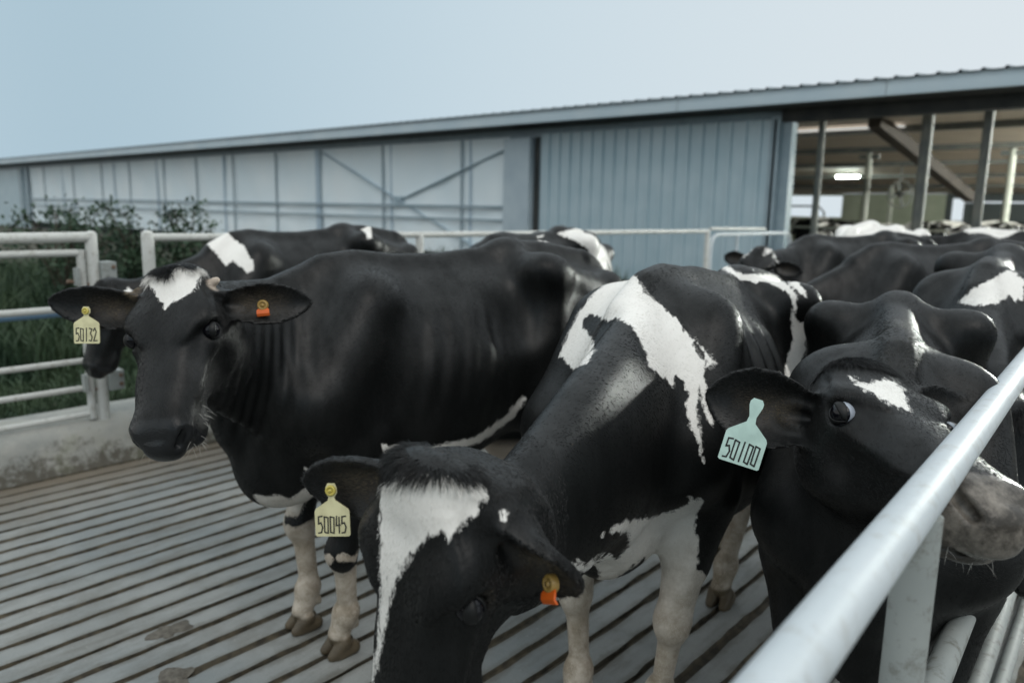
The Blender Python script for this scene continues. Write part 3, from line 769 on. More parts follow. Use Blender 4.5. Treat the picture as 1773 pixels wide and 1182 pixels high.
# coat markings: outlines on the skin, each in a plane of the cow's own space (s=H: of its head)
PATCH = {
 'A': [
  {"a":[-0.688,0.726,0.0],"b":[-0.505,-0.479,0.718],"n":[0.521,0.494,0.696],"poly":[[-0.062,0.101],[-0.037,0.096],[-0.022,0.069],[0.025,0.066],[0.031,0.046],[0.051,0.04],[0.064,0.026],[0.039,0.007],[-0.0,-0.006],[-0.031,-0.007],[-0.062,0.003],[-0.094,-0.001],[-0.084,0.022],[-0.077,0.073]],"lo":-0.023,"hi":0.406,"s":"H"},
  {"a":[-0.914,0.405,0.0],"b":[-0.144,-0.324,0.935],"n":[0.379,0.855,0.354],"poly":[[-0.683,0.484],[-0.671,0.451],[-0.607,0.4],[-0.546,0.387],[-0.524,0.428],[-0.467,0.491],[-0.473,0.533],[-0.521,0.558],[-0.498,0.501],[-0.574,0.459],[-0.61,0.478],[-0.647,0.475]],"lo":0.184,"hi":0.897},
  {"a":[-0.802,0.597,0.0],"b":[-0.174,-0.234,0.957],"n":[0.571,0.767,0.291],"poly":[[-0.171,0.644],[-0.161,0.616],[0.018,0.605],[0.165,0.645],[0.29,0.73],[0.35,0.812],[0.333,0.825],[0.257,0.739],[0.151,0.668],[-0.011,0.632]],"lo":0.252,"hi":0.976},
 ],
 'B': [
  {"a":[-0.852,-0.524,0.0],"b":[0.335,-0.545,0.769],"n":[-0.403,0.655,0.639],"poly":[[-0.003,0.14],[-0.042,0.138],[-0.074,0.148],[-0.167,0.163],[-0.222,0.181],[-0.263,0.189],[-0.322,0.22],[-0.33,0.213],[-0.235,0.166],[-0.202,0.157],[-0.166,0.142],[-0.144,0.128],[-0.106,0.083],[-0.098,0.058],[-0.116,0.054],[-0.092,0.026],[-0.086,0.006],[-0.066,-0.007],[-0.068,-0.018],[-0.041,-0.016],[-0.029,-0.006],[-0.03,0.014],[-0.02,0.036],[-0.005,0.089],[0.006,0.102],[-0.004,0.114]],"lo":-0.224,"hi":0.348,"s":"H"},
  {"a":[-0.871,-0.491,0.0],"b":[0.358,-0.635,0.684],"n":[-0.336,0.596,0.729],"poly":[[-0.079,-0.043],[-0.08,-0.049],[-0.088,-0.052],[-0.096,-0.047],[-0.092,-0.043]],"lo":-0.013,"hi":0.321,"s":"H"},
  {"a":[-0.406,0.914,0.0],"b":[-0.173,-0.077,0.982],"n":[0.898,0.398,0.189],"poly":[[-0.436,1.066],[-0.409,1.15],[-0.368,1.237],[-0.318,1.298],[-0.267,1.33],[-0.222,1.307],[-0.193,1.257],[-0.104,1.185],[-0.077,1.148],[0.008,1.073],[-0.008,1.062],[-0.028,1.056],[-0.025,1.025],[-0.008,0.955],[-0.003,0.906],[-0.016,0.914],[-0.029,0.955],[-0.038,1.009],[-0.043,0.989],[-0.044,0.925],[-0.023,0.818],[-0.028,0.818],[-0.056,0.901],[-0.069,0.925],[-0.073,0.963],[-0.066,0.978],[-0.08,1.018],[-0.106,1.037],[-0.11,1.007],[-0.157,1.045],[-0.174,1.054],[-0.178,1.083],[-0.2,1.126],[-0.226,1.156],[-0.266,1.179],[-0.287,1.169],[-0.332,1.192],[-0.357,1.199],[-0.371,1.181],[-0.364,1.15],[-0.323,1.113],[-0.3,1.08],[-0.309,1.061],[-0.33,1.047],[-0.383,1.032],[-0.415,1.061]],"lo":0.516,"hi":1.421},
  {"a":[-0.346,0.938,0.0],"b":[-0.163,-0.06,0.985],"n":[0.924,0.341,0.173],"poly":[[-0.033,1.156],[-0.003,1.131],[0.02,1.09],[0.016,1.075],[-0.024,1.135]],"lo":0.703,"hi":1.059,"v":-1},
  {"a":[-0.268,0.963,0.0],"b":[-0.09,-0.025,0.996],"n":[0.959,0.267,0.094],"poly":[[0.002,1.437],[0.043,1.447],[0.063,1.426],[0.091,1.409],[0.123,1.4],[0.161,1.403],[0.207,1.415],[0.235,1.409],[0.305,1.331],[0.304,1.269],[0.312,1.237],[0.325,1.228],[0.352,1.236],[0.357,1.213],[0.297,1.21],[0.289,1.306],[0.278,1.336],[0.21,1.374],[0.143,1.374],[0.113,1.378]],"lo":-0.687,"hi":0.19},
  {"a":[-0.236,0.972,0.0],"b":[-0.087,-0.021,0.996],"n":[0.968,0.235,0.09],"poly":[[0.258,1.377],[0.296,1.382],[0.322,1.355],[0.333,1.325]],"lo":-0.243,"hi":0.145},
  {"a":[-0.233,0.973,0.0],"b":[-0.166,-0.04,0.985],"n":[0.958,0.229,0.171],"poly":[[0.288,1.243],[0.347,1.249],[0.339,1.14],[0.305,0.98],[0.278,1.024],[0.284,1.118],[0.296,1.179]],"lo":-0.141,"hi":0.593},
  {"a":[-0.394,0.919,0.0],"b":[-0.387,-0.166,0.907],"n":[0.833,0.358,0.421],"poly":[[-0.284,0.303],[-0.261,0.3],[-0.273,0.311],[-0.266,0.302],[-0.245,0.315],[-0.235,0.326],[-0.22,0.313],[-0.189,0.345],[-0.188,0.379],[-0.214,0.374],[-0.234,0.359],[-0.21,0.385],[-0.177,0.409],[-0.071,0.454],[-0.047,0.47],[-0.04,0.488],[-0.028,0.481],[-0.014,0.497],[-0.003,0.481],[-0.014,0.448],[-0.016,0.412],[-0.0,0.387],[-0.002,0.306],[-0.031,0.249],[-0.044,0.192],[-0.104,0.167],[-0.146,0.325],[-0.218,0.264],[-0.264,0.172],[-0.342,0.162],[-0.263,0.269]],"lo":0.522,"hi":2.152},
 ],
 'C': [
  {"a":[0.585,0.811,-0.0],"b":[-0.153,0.111,0.982],"n":[0.796,-0.575,0.189],"poly":[[-0.001,0.078],[0.037,0.073],[0.062,0.094],[0.098,0.09],[0.132,0.046],[0.104,0.045],[0.032,0.062]],"lo":0.012,"hi":0.479,"s":"H"},
 ],
 'D': [
  {"a":[-0.882,0.472,0.0],"b":[-0.027,-0.05,0.998],"n":[0.471,0.88,0.057],"poly":[[-0.639,1.41],[-0.593,1.435],[-0.517,1.444],[-0.452,1.43],[-0.411,1.373],[-0.347,1.326],[-0.319,1.257],[-0.3,1.245],[-0.306,1.188],[-0.334,1.168],[-0.416,1.245],[-0.456,1.211],[-0.502,1.28],[-0.563,1.348]],"lo":0.277,"hi":0.792},
  {"a":[-1.0,0.026,0.0],"b":[-0.01,-0.373,0.928],"n":[0.024,0.927,0.373],"poly":[[-0.045,0.047],[-0.032,0.03],[-0.039,0.002],[-0.021,-0.02],[0.018,-0.037],[0.005,-0.057],[-0.035,-0.055],[-0.065,-0.037],[-0.076,-0.003],[-0.071,0.03]],"lo":-0.007,"hi":0.422,"s":"H"},
  {"a":[-0.79,0.613,0.0],"b":[-0.021,-0.027,0.999],"n":[0.612,0.79,0.034],"poly":[[0.392,1.45],[0.459,1.471],[0.47,1.386],[0.438,1.385],[0.425,1.424]],"lo":-0.275,"hi":0.323},
 ],
 'E': [
  {"a":[-0.513,0.858,0.0],"b":[-0.048,-0.028,0.998],"n":[0.857,0.513,0.056],"poly":[[0.155,1.431],[0.298,1.484],[0.413,1.48],[0.501,1.432],[0.588,1.405],[0.613,1.341],[0.596,1.35],[0.632,1.276],[0.634,1.141],[0.604,1.14],[0.54,1.244],[0.544,1.124],[0.495,1.052],[0.425,1.171],[0.454,1.171],[0.391,1.328],[0.302,1.383]],"lo":-0.432,"hi":0.199},
  {"a":[-0.569,0.822,0.0],"b":[-0.039,-0.027,0.999],"n":[0.821,0.569,0.048],"poly":[[0.031,1.381],[0.109,1.363],[0.218,1.301],[0.139,1.294],[0.068,1.334]],"lo":-0.048,"hi":0.431},
  {"a":[-0.601,0.799,0.0],"b":[-0.038,-0.028,0.999],"n":[0.799,0.6,0.047],"poly":[[-0.125,1.383],[-0.071,1.344],[-0.064,1.306],[-0.148,1.31]],"lo":0.264,"hi":0.793},
  {"a":[-0.578,0.816,0.0],"b":[-0.028,-0.02,0.999],"n":[0.815,0.578,0.035],"poly":[[0.016,1.404],[0.079,1.419],[0.065,1.398]],"lo":-0.071,"hi":0.357},
 ],
 'K': [
  {"a":[-0.078,0.997,0.0],"b":[-0.079,-0.006,0.997],"n":[0.994,0.078,0.079],"poly":[[-0.111,1.223],[-0.067,1.274],[0.034,1.36],[0.059,1.358],[0.095,1.322],[0.102,1.243],[0.081,1.256],[0.077,1.234],[0.056,1.261],[0.012,1.227],[-0.058,1.215]],"lo":0.429,"hi":1.085},
 ],
}
import os
FAST = os.environ.get('FASTCOW') == '1'
COAT = coat_material('black_and_white_coat')
EARS = [((-.12, 1, -.12), (.75, .15, .65), 1.0)] * 2
A = dict(pos=(-2.15, 2.0), hd=-8, poll=[-2.065, 0.985, 1.361], fwd=[0.464, -0.425, -0.777], up=[0.393, -0.694, 0.603], res=.006 if not FAST else .01, mat=COAT, hs=.95, horn=True, hair=330000,
         ears=[([-0.071, 0.949, -0.308], [0.569, 0.148, 0.809], 1.0, 1.18), ([0.027, 0.895, 0.445], [0.529, 0.187, 0.828], 1.0, 1.36)], feet=dict(fl=(.49, .105, 0), fr=(.52, -.13, 0), hl=(-.66, .16, 0), hr=(-.80, -.15, 0)))
B = dict(pos=(-1.21, 2.36), hd=7, poll=[-0.818, 0.82, 1.196], fwd=[-0.106, -0.157, -0.982], up=[-0.012, -0.976, 0.216], nmid=(-0.907, 1.254, 1.008), res=.006 if not FAST else .01, mat=COAT, hair=380000,
         ears=[([0.625, 0.554, -0.55], [0.421, 0.23, 0.878], 1.0, .80), ([0.337, 0.824, 0.455], [0.206, -0.694, 0.689], 1.0, 1.1)], feet=dict(fl=(.50, .11, 0), fr=(.56, -.13, 0), hl=(-.43, .0, 0), hr=(-.85, -.15, 0)))
Cc = dict(pos=(-.585, 2.33), hd=15, s=.92, nmid=(-.556, 1.758, 1.091), poll=[-0.523, 1.702, 1.175], fwd=[0.732, -0.672, -0.111], up=[0.243, 0.031, 0.969], res=.006 if not FAST else .01, mat=COAT, hair=300000,
         ears=[([-0.249, 0.887, 0.39], [0.881, -0.188, 0.435], 1.1, 1.0), ([-0.295, 0.954, -0.046], [0.983, 0.04, 0.181], 1.4, 1.05)], feet=dict(fl=(.50, .14, 0), fr=(.46, -.14, 0), hl=(-.66, .14, 0), hr=(-.81, -.06, 0)))
COAT_PALE = coat_material('black_coat_pale_muzzle', nose=(.235, .21, .18))
CRV, CUV, CFV = [np.array(v) for v in (CR, CU, CF)]
camv = lambda x, y, z: CRV * x + CUV * y + CFV * z
A['rib'] = .002; A['folds'] = True; B['rib'] = .007; Cc['rib'] = .006; Cc['fat'] = .92; B['sag'] = .075; B['nend'] = .72; B['pe'] = (.17, .01, -.105); B['hx0'] = .022; B['pollx'] = .012; B['squint'] = 1; Cc['hs'] = 1.08
A.update(patches=PATCH['A'], socks=dict(fl=.40, fr=.46, hl=.3, hr=.3), whiskers=70, wlen=.034,
         tags=[dict(ear=-1, a=.182, sv=.012, r=camv(1, .0, -.1), d=camv(.02, -1, .05), text='50132', w=.074, neck=.018, plate=YEL, stud=STUD)], studs=[(1, .118, -.004, camv(1, .1, .1), camv(-.15, -1, 0))])
B.update(patches=PATCH['B'], socks=dict(fl=.60, fr=.58, hl=.72, hr=.5), whiskers=25, wlen=.03,
         tags=[dict(ear=-1, a=.172, sv=.0, r=camv(1, .03, -.1), d=camv(.0, -1, .05), text='50045', w=.062, neck=.022, plate=YEL, stud=STUD)], studs=[(1, .125, .004, camv(.55, .25, -.8), camv(-.1, -1, .0))])
Cc.update(patches=PATCH['C'], socks=dict(hl=.2, hr=.2), dewlap=.02, crest=2.2, mat=COAT_PALE, whiskers=30, wlen=.028, sclera=EYE_WHITE, gaze=camv(-.78, .0, -.62),
          tags=[dict(ear=-1, a=.142, sv=-.008, off=.045, r=camv(.94, -.30, -.05), d=camv(-.28, -.95, .0), text='50100', w=.088, neck=.055, plate=PALE, stud=None)])

def pose(x, y, hd, s=1.0, poll=(1.12, 0, 1.32), fwd=(.62, 0, -.78), up=(.75, 0, .65), **kw):
    """a cow whose head is given in its own space"""
    R3 = rotz(hd); d = dict(pos=(x, y), hd=hd, s=s, poll=(R3 @ np.array(poll) * s + np.array([x, y, 0])).tolist(), fwd=(R3 @ np.array(fwd)).tolist(), up=(R3 @ np.array(up)).tolist(), mat=COAT, res=.012,
                        ears=EARS, feet=dict(fl=(.50, .15, 0), fr=(.42, -.15, 0), hl=(-.78, .15, 0), hr=(-.64, -.15, 0)))
    if 'nmid' in kw: kw['nmid'] = (R3 @ np.array(kw['nmid']) * s + np.array([x, y, 0])).tolist()
    d.update(kw); return d
SOOT = coat_material('sooty_coat', black=(.005, .0058, .0062))
LOWHEAD = dict(poll=(1.15, 0, .95), fwd=(.35, 0, -.94), up=(.94, 0, .35), nmid=(.86, 0, 1.02))
D = pose(-4.35, 2.82, 0, **{**LOWHEAD, 'poll': (1.10, -.10, 1.12)})
E = pose(-3.55, 4.25, 4, **LOWHEAD)
Jc = pose(-1.16, 5.38, -36, 1.0, **LOWHEAD, res=.012)
Fc = pose(-2.1, 6.7, -30, 1.0, poll=(1.08, .27, 1.27), nmid=(.86, .12, 1.10), res=.012)
Fc['fwd'] = camv(-.50, -.70, -.50).tolist(); Fc['up'] = camv(-.25, .60, -.75).tolist()
Hc = pose(-2.36, 8.45, 177, 1.05, res=.014)
Ic = pose(-1.25, 9.4, -75, 1.04, res=.014)
Kc = pose(-.62, 4.0, 4, 1.0, poll=(1.30, .20, .98), fwd=(.45, .25, -.85), up=(.85, .1, .5), nmid=(.92, .06, 1.02), res=.012)

for c_, k_ in ((D, 'D'), (E, 'E'), (Kc, 'K')): c_['patches'] = PATCH.get(k_, []); c_['socks'] = dict(fl=.35, fr=.4, hl=.3, hr=.35)
Hc['blobs'] = (2, 3, -3); Ic['blobs'] = (4.5, 8, .12); Fc['roan_head'] = True; Kc['studs'] = [(-1, .15, .0, camv(1, 0, 0), camv(0, -1, 0))]; Jc['mat'] = SOOT; Jc['socks'] = dict(fl=.3, fr=.3); Jc['hair'] = Kc['hair'] = 110000; D['hair'] = 60000; D['hw'] = Jc['hw'] = Kc['hw'] = 1.5
LAB = dict(A='black cow turned to the camera with a white star, yellow tag 50132 and orange tag',
           B='cow with lowered head, white blaze, white shoulder band and yellow tag 50045', C='black cow pushing its pale muzzle under the near rail, with pale green tag 50100',
           D='black cow with white shoulder patch standing along the left fence, head lowered behind the post', E='black cow with white rump and tail seen beyond the back of the black cow',
           J='big plain black cow standing behind the white striped rump', F='black cow with speckled roan face and white poll just behind the white striped rump',
           H='all white cow seen from behind at the barn opening', I='white cow with many small black spots right of the all white cow', K='black cow at the right edge with white withers and an orange ear tag')
make_cow('dairy_cow', LAB['A'], A, FAST); make_cow('dairy_cow', LAB['B'], B, FAST); make_cow('dairy_cow', LAB['C'], Cc, FAST)
for c_, k_ in ((D, 'D'), (E, 'E'), (Jc, 'J'), (Fc, 'F'), (Hc, 'H'), (Ic, 'I'), (Kc, 'K')): make_cow('dairy_cow', LAB[k_], c_, FAST)
# the herd inside the barn: three bodies, copied
far = []
for k, (sd, th) in enumerate(((31, .1), (47, .5), (52, -.35))):
    far.append(make_cow('dairy_cow', 'x', pose(-3.2 + 1.8 * k, 17.2 + .4 * k, (-150, 160, -100)[k], 1.0, res=.02, eyes=False, blobs=(2.6, sd, th), group='herd inside the barn', **({} if k else LOWHEAD)), True))
rs = random.Random(5)
spots = [(-7.0, 20.4, 178), (-5.8, 20.6, 170), (-4.4, 20.2, 186), (-3.1, 20.7, 175), (-1.9, 20.3, 181), (-4.9, 17.4, -120), (-.6, 20.5, 172), (-8.3, 23.8, 95), (-5.6, 24.6, -85), (-3.9, 27.0, 100), (-2.2, 24.4, 60), (-6.9, 29.5, 15), (-1.0, 29.2, -20), (.7, 17.6, -160), (-9.4, 26.2, -10)]
def relabel(o, x, y, k):
    o['label'] = ('black and white cow in the barn, ' + ['nearest the corrugated corner', 'second from the corrugated corner', 'left of the thick dark post', 'right of the thick dark post', 'between the two right hand posts', 'in front of the feeding rail', 'at the right edge behind the feeding rail', 'behind the dark pen divider',
        'under the hanging fan', 'in front of the green back curtain', 'behind the second pale post', 'far back below the lit tube lamp', 'far back at the right edge', 'at the right edge before the feeding rail', 'far left in front of the bright window'][k])
for o, lab in zip(far, ('mostly black cow with lowered head in the barn opening behind the white cow', 'black cow with few white marks standing in the barn opening', 'mostly white cow standing across the barn opening at the right edge')): o['label'] = lab
for k, (x, y, a) in enumerate(spots):
    src = far[(k * 2 + k // 3) % 3]; o = src.copy(); col.objects.link(o)
    Rw = rotz(a); W = Matrix.Identity(4)
    for i in range(3):
        for j in range(3): W[i][j] = Rw[i, j] * (.95 + .02 * (k % 5))
    W[0][3], W[1][3], W[2][3] = x, y, .03; o.matrix_world = W; relabel(o, x, y, k)
for o in far: o.location.z = .03
# ------------------------------------------------------------------ helpers for the built things
def empty(name, loc=(0, 0, 0)):
    o = bpy.data.objects.new(name, None); col.objects.link(o); o.location = loc; o.empty_display_size = .1; return o

class MB:
    def __init__(s): s.v, s.f, s.m = [], [], []
    def add(s, v, f, m=0):
        n = len(s.v); s.v += [tuple(map(float, q)) for q in v]; s.f += [tuple(n + i for i in q) for q in f]; s.m += [m] * len(f)
    def box(s, lo, hi, m=0):
        x0, y0, z0 = lo; x1, y1, z1 = hi
        s.add([(x0, y0, z0), (x1, y0, z0), (x1, y1, z0), (x0, y1, z0), (x0, y0, z1), (x1, y0, z1), (x1, y1, z1), (x0, y1, z1)],
              [(0, 3, 2, 1), (4, 5, 6, 7), (0, 1, 5, 4), (1, 2, 6, 5), (2, 3, 7, 6), (3, 0, 4, 7)], m)
    def bar(s, a, b, w, d, m=0, up=(0, 0, 1)):
        a, b = np.array(a, float), np.array(b, float); t = nrm(b - a); e = np.cross(t, up)
        if np.linalg.norm(e) < .05: e = np.cross(t, (1, 0, 0))
        e = nrm(e); g = np.cross(e, t)
        q = [p + e * sx * w / 2 + g * sz * d / 2 for p in (a, b) for sx, sz in ((-1, -1), (1, -1), (1, 1), (-1, 1))]
        s.add(q, [(0, 1, 2, 3), (7, 6, 5, 4), (0, 4, 5, 1), (1, 5, 6, 2), (2, 6, 7, 3), (3, 7, 4, 0)], m)
    def tube(s, pts, r, n=20, m=0, cap=True):
        pts = [np.array(p, float) for p in pts]; k = len(pts); r = [r] * k if np.isscalar(r) else r
        t0 = nrm(pts[1] - pts[0]); e = nrm(np.cross(t0, (0, 0, 1) if abs(t0[2]) < .9 else (1, 0, 0)))
        V = []
        for i in range(k):
            t = nrm(pts[min(i + 1, k - 1)] - pts[max(i - 1, 0)]); e = nrm(e - (e @ t) * t); g = np.cross(t, e)
            V += [pts[i] + r[i] * (e * math.cos(2 * math.pi * j / n) + g * math.sin(2 * math.pi * j / n)) for j in range(n)]
        F = [(i * n + j, i * n + (j + 1) % n, (i + 1) * n + (j + 1) % n, (i + 1) * n + j) for i in range(k - 1) for j in range(n)]
        if cap: F += [tuple(range(n))[::-1], tuple((k - 1) * n + j for j in range(n))]
        s.add(V, F, m)
    def build(s, name, m, parent=None, smooth_=False):
        o = link_mesh(name, s.v, s.f, m, parent, smooth_)
        if any(s.m): o.data.polygons.foreach_set('material_index', s.m)
        if smooth_:
            bm = bmesh.new(); bm.from_mesh(o.data); bmesh.ops.recalc_face_normals(bm, faces=bm.faces); 
            for e in bm.edges:
                if len(e.link_faces) == 2 and e.calc_face_angle() > .7: e.smooth = False
            bm.to_mesh(o.data); bm.free()
        return o
def pipe(name, pts, r, m, parent=None, n=24):
    b = MB(); b.tube(pts, r, n); return b.build(name, m, parent, True)
def densify(a, b, n, wob_=0.0, seed=0):
    a, b = np.array(a, float), np.array(b, float); rs = np.random.RandomState(seed)
    w = np.cumsum(rs.normal(0, wob_, (n, 3)), 0); w -= np.linspace(0, 1, n)[:, None] * w[-1]
    return [a + (b - a) * t + w[i] for i, t in enumerate(np.linspace(0, 1, n))]

# ------------------------------------------------------------------ ground, grooved floor, kerb
GY = 13.9
def floor_material():
    m, nt, N, L, b = mat('worn_concrete')
    tc = N.new('ShaderNodeTexCoord')
    def noise(sc, det=6, rough=.6, scale=None):
        n = N.new('ShaderNodeTexNoise'); n.inputs['Scale'].default_value = sc; n.inputs['Detail'].default_value = det; n.inputs['Roughness'].default_value = rough
        if scale:
            mp = N.new('ShaderNodeMapping'); mp.inputs['Scale'].default_value = scale; L.new(tc.outputs['Object'], mp.inputs[0]); L.new(mp.outputs[0], n.inputs['Vector'])
        else: L.new(tc.outputs['Object'], n.inputs['Vector'])
        return n.outputs['Fac']
    def ramp(f, lo, hi):
        r = N.new('ShaderNodeMapRange'); r.inputs[1].default_value = lo; r.inputs[2].default_value = hi; L.new(f, r.inputs[0]); return r.outputs[0]
    c = mix_col(N, L, ramp(noise(1.1, 5), .35, .7), (.172, .192, .194), (.285, .290, .275))
    c = mix_col(N, L, math_node(N, L, 'MULTIPLY', ramp(noise(9, 8, .7, (1, .25, 1)), .48, .72), .65), c, (.085, .078, .062))
    c = mix_col(N, L, math_node(N, L, 'MULTIPLY', ramp(noise(1.7, 7, .65), .52, .70), .55), c, (.105, .096, .075))
    c = mix_col(N, L, math_node(N, L, 'MULTIPLY', ramp(noise(38, 4, .6), .66, .74), .5), c, (.45, .44, .41))
    c = mix_col(N, L, math_node(N, L, 'MULTIPLY', ramp(noise(140, 4, .7), .55, .75), .40), c, (.36, .35, .33))
    c = mix_col(N, L, math_node(N, L, 'MULTIPLY', ramp(noise(170, 3, .7), .58, .72), .5), c, (.05, .05, .045))
    sq = N.new('ShaderNodeSeparateXYZ'); L.new(tc.outputs['Object'], sq.inputs[0])
    gx = math_node(N, L, 'PINGPONG', math_node(N, L, 'ADD', sq.outputs[0], 4.78), .0631)
    seam = math_node(N, L, 'SUBTRACT', .036, math_node(N, L, 'ADD', gx, math_node(N, L, 'MULTIPLY', math_node(N, L, 'SUBTRACT', noise(7, 6, .7), .5), .09)))
    c = mix_col(N, L, math_node(N, L, 'MULTIPLY', math_node(N, L, 'MULTIPLY', seam, 40, True), .6), c, (.095, .088, .070))
    # earth trodden in along the kerb
    sx = N.new('ShaderNodeSeparateXYZ'); L.new(tc.outputs['Object'], sx.inputs[0])
    e = N.new('ShaderNodeMapRange'); e.inputs[1].default_value = -4.25; e.inputs[2].default_value = -4.75; L.new(math_node(N, L, 'ADD', sx.outputs[0], math_node(N, L, 'MULTIPLY', noise(3, 6), -.5)), e.inputs[0])
    e.inputs[1].default_value = -4.40; e.inputs[2].default_value = -4.95
    c = mix_col(N, L, math_node(N, L, 'MULTIPLY', e.outputs[0], .85), c, (.155, .125, .088))
    L.new(c, b.inputs['Base Color'])
    rg = N.new('ShaderNodeMapRange'); rg.inputs[1].default_value = .35; rg.inputs[2].default_value = .65; rg.inputs[3].default_value = .42; rg.inputs[4].default_value = .75
    L.new(noise(2.3, 5), rg.inputs[0]); L.new(rg.outputs[0], b.inputs['Roughness'])
    bp = N.new('ShaderNodeBump'); bp.inputs['Strength'].default_value = .6; bp.inputs['Distance'].default_value = .004
    L.new(noise(90, 6, .75), bp.inputs['Height']); L.new(bp.outputs['Normal'], b.inputs['Normal'])
    return m
CONC = floor_material()
DIRT = simple('groove_dirt', (.030, .026, .018), .85, c2=(.085, .070, .045), scale=25, bump=.5)
def floor_mesh():
    xs0 = np.arange(-4.78, 6.0, .1262); ys = np.concatenate([np.arange(-2.5, 6, .07), np.arange(6, 14.3, .25)])
    rs = np.random.RandomState(3); V, F, Mi = [], [], []
    ny = len(ys); cols = []
    def colm(x, z, amp, zamp, seed):
        j = np.stack([ys, np.full(ny, seed * 7.3), np.zeros(ny)], 1)
        dx = amp * wob(j, 14, 21) + amp * .8 * rs.normal(0, 1, ny)
        i0 = len(V); V.extend(zip(x + dx, ys, np.full(ny, z) + zamp * rs.normal(0, 1, ny))); return i0
    prev = None
    for k, x in enumerate(xs0):
        w = .0150 + .0025 * rs.normal()
        a = colm(x - w, 0, .0028, .0008, k); bq = colm(x - w * .62, -.013, .0012, .001, k + .3); cq = colm(x + w * .62, -.013, .0012, .001, k + .5); d = colm(x + w, 0, .0028, .0008, k + .8)
        if prev is not None: cols.append((prev, a, 0))
        cols += [(a, bq, 1), (bq, cq, 1), (cq, d, 1)]; prev = d
    for a, bq, mi in cols:
        for i in range(ny - 1): F.append((a + i, bq + i, bq + i + 1, a + i + 1)); Mi.append(mi)
    o = link_mesh('grooved_floor', V, F, [CONC, DIRT], None, False); o.data.polygons.foreach_set('material_index', Mi)
    tag(o, kind='structure'); return o
floor_mesh()
GROUND = simple('bare_ground', (.030, .034, .020), .95, c2=(.065, .055, .035), scale=3, bump=.5)
o = link_mesh('ground', [(-400, -300, -.03), (400, -300, -.03), (400, 500, -.03), (-400, 500, -.03)], [(0, 1, 2, 3)], GROUND); tag(o, kind='structure')
# barn floor
b = MB(); b.box((-60, 14.25, -.02), (30, 60, .03)); tag(b.build('barn_floor', simple('barn_floor_concrete', (.16, .15, .13), .6, c2=(.08, .07, .055), scale=2)), kind='structure')

def kerb_material():
    m, nt, N, L, b = mat('kerb_concrete')
    tc = N.new('ShaderNodeTexCoord')
    n1 = N.new('ShaderNodeTexNoise'); n1.inputs['Scale'].default_value = 3.2; n1.inputs['Detail'].default_value = 9; n1.inputs['Roughness'].default_value = .65; L.new(tc.outputs['Object'], n1.inputs['Vector'])
    n2 = N.new('ShaderNodeTexNoise'); n2.inputs['Scale'].default_value = 14; n2.inputs['Detail'].default_value = 8; n2.inputs['Roughness'].default_value = .7; L.new(tc.outputs['Object'], n2.inputs['Vector'])
    sx = N.new('ShaderNodeSeparateXYZ'); L.new(tc.outputs['Object'], sx.inputs[0])
    z = N.new('ShaderNodeMapRange'); z.inputs[1].default_value = .20; z.inputs[2].default_value = -.02; L.new(sx.outputs[2], z.inputs[0])
    r = lambda f, a, c_: (lambda q: (q.inputs[1].__setattr__('default_value', a), q.inputs[2].__setattr__('default_value', c_), L.new(f, q.inputs[0]), q.outputs[0])[-1])(N.new('ShaderNodeMapRange'))
    c = mix_col(N, L, r(n1.outputs['Fac'], .38, .62), (.24, .25, .235), (.36, .355, .325))
    dirt = math_node(N, L, 'MULTIPLY', r(math_node(N, L, 'ADD', n2.outputs['Fac'], math_node(N, L, 'MULTIPLY', z.outputs[0], .34)), .58, .78), .85, True)
    c = mix_col(N, L, dirt, c, (.055, .046, .030))
    c = mix_col(N, L, math_node(N, L, 'MULTIPLY', r(n1.outputs['Fac'], .55, .72), .5), c, (.13, .15, .085))
    L.new(c, b.inputs['Base Color']); b.inputs['Roughness'].default_value = .85
    bp = N.new('ShaderNodeBump'); bp.inputs['Strength'].default_value = .7; bp.inputs['Distance'].default_value = .01; L.new(n2.outputs['Fac'], bp.inputs['Height']); L.new(bp.outputs['Normal'], b.inputs['Normal'])
    return m
def kerb():
    prof = [(-4.80, -.02), (-4.825, .03), (-4.845, .09), (-4.852, .15), (-4.865, .205), (-4.90, .243), (-4.96, .262), (-5.06, .268), (-5.20, .268), (-5.32, .262), (-5.36, .22), (-5.36, -.05)]
    ys = np.arange(-3, 13.9, .08); V, F = [], []; n = len(prof)
    for y in ys:
        w = wob(np.array([[y, 0, 0.]]), 2.2, 33)[0]; w2 = wob(np.array([[y, 0, 0.]]), 9, 35)[0]
        for x, z in prof: V.append((x + .012 * w * (z < .25) + .004 * w2, y, z * (1 + .03 * w)))
    for i in range(len(ys) - 1): F += [(i * n + j, (i + 1) * n + j, (i + 1) * n + j + 1, i * n + j + 1) for j in range(n - 1)]
    tag(link_mesh('concrete_kerb', V, F, kerb_material()), kind='structure')
kerb()
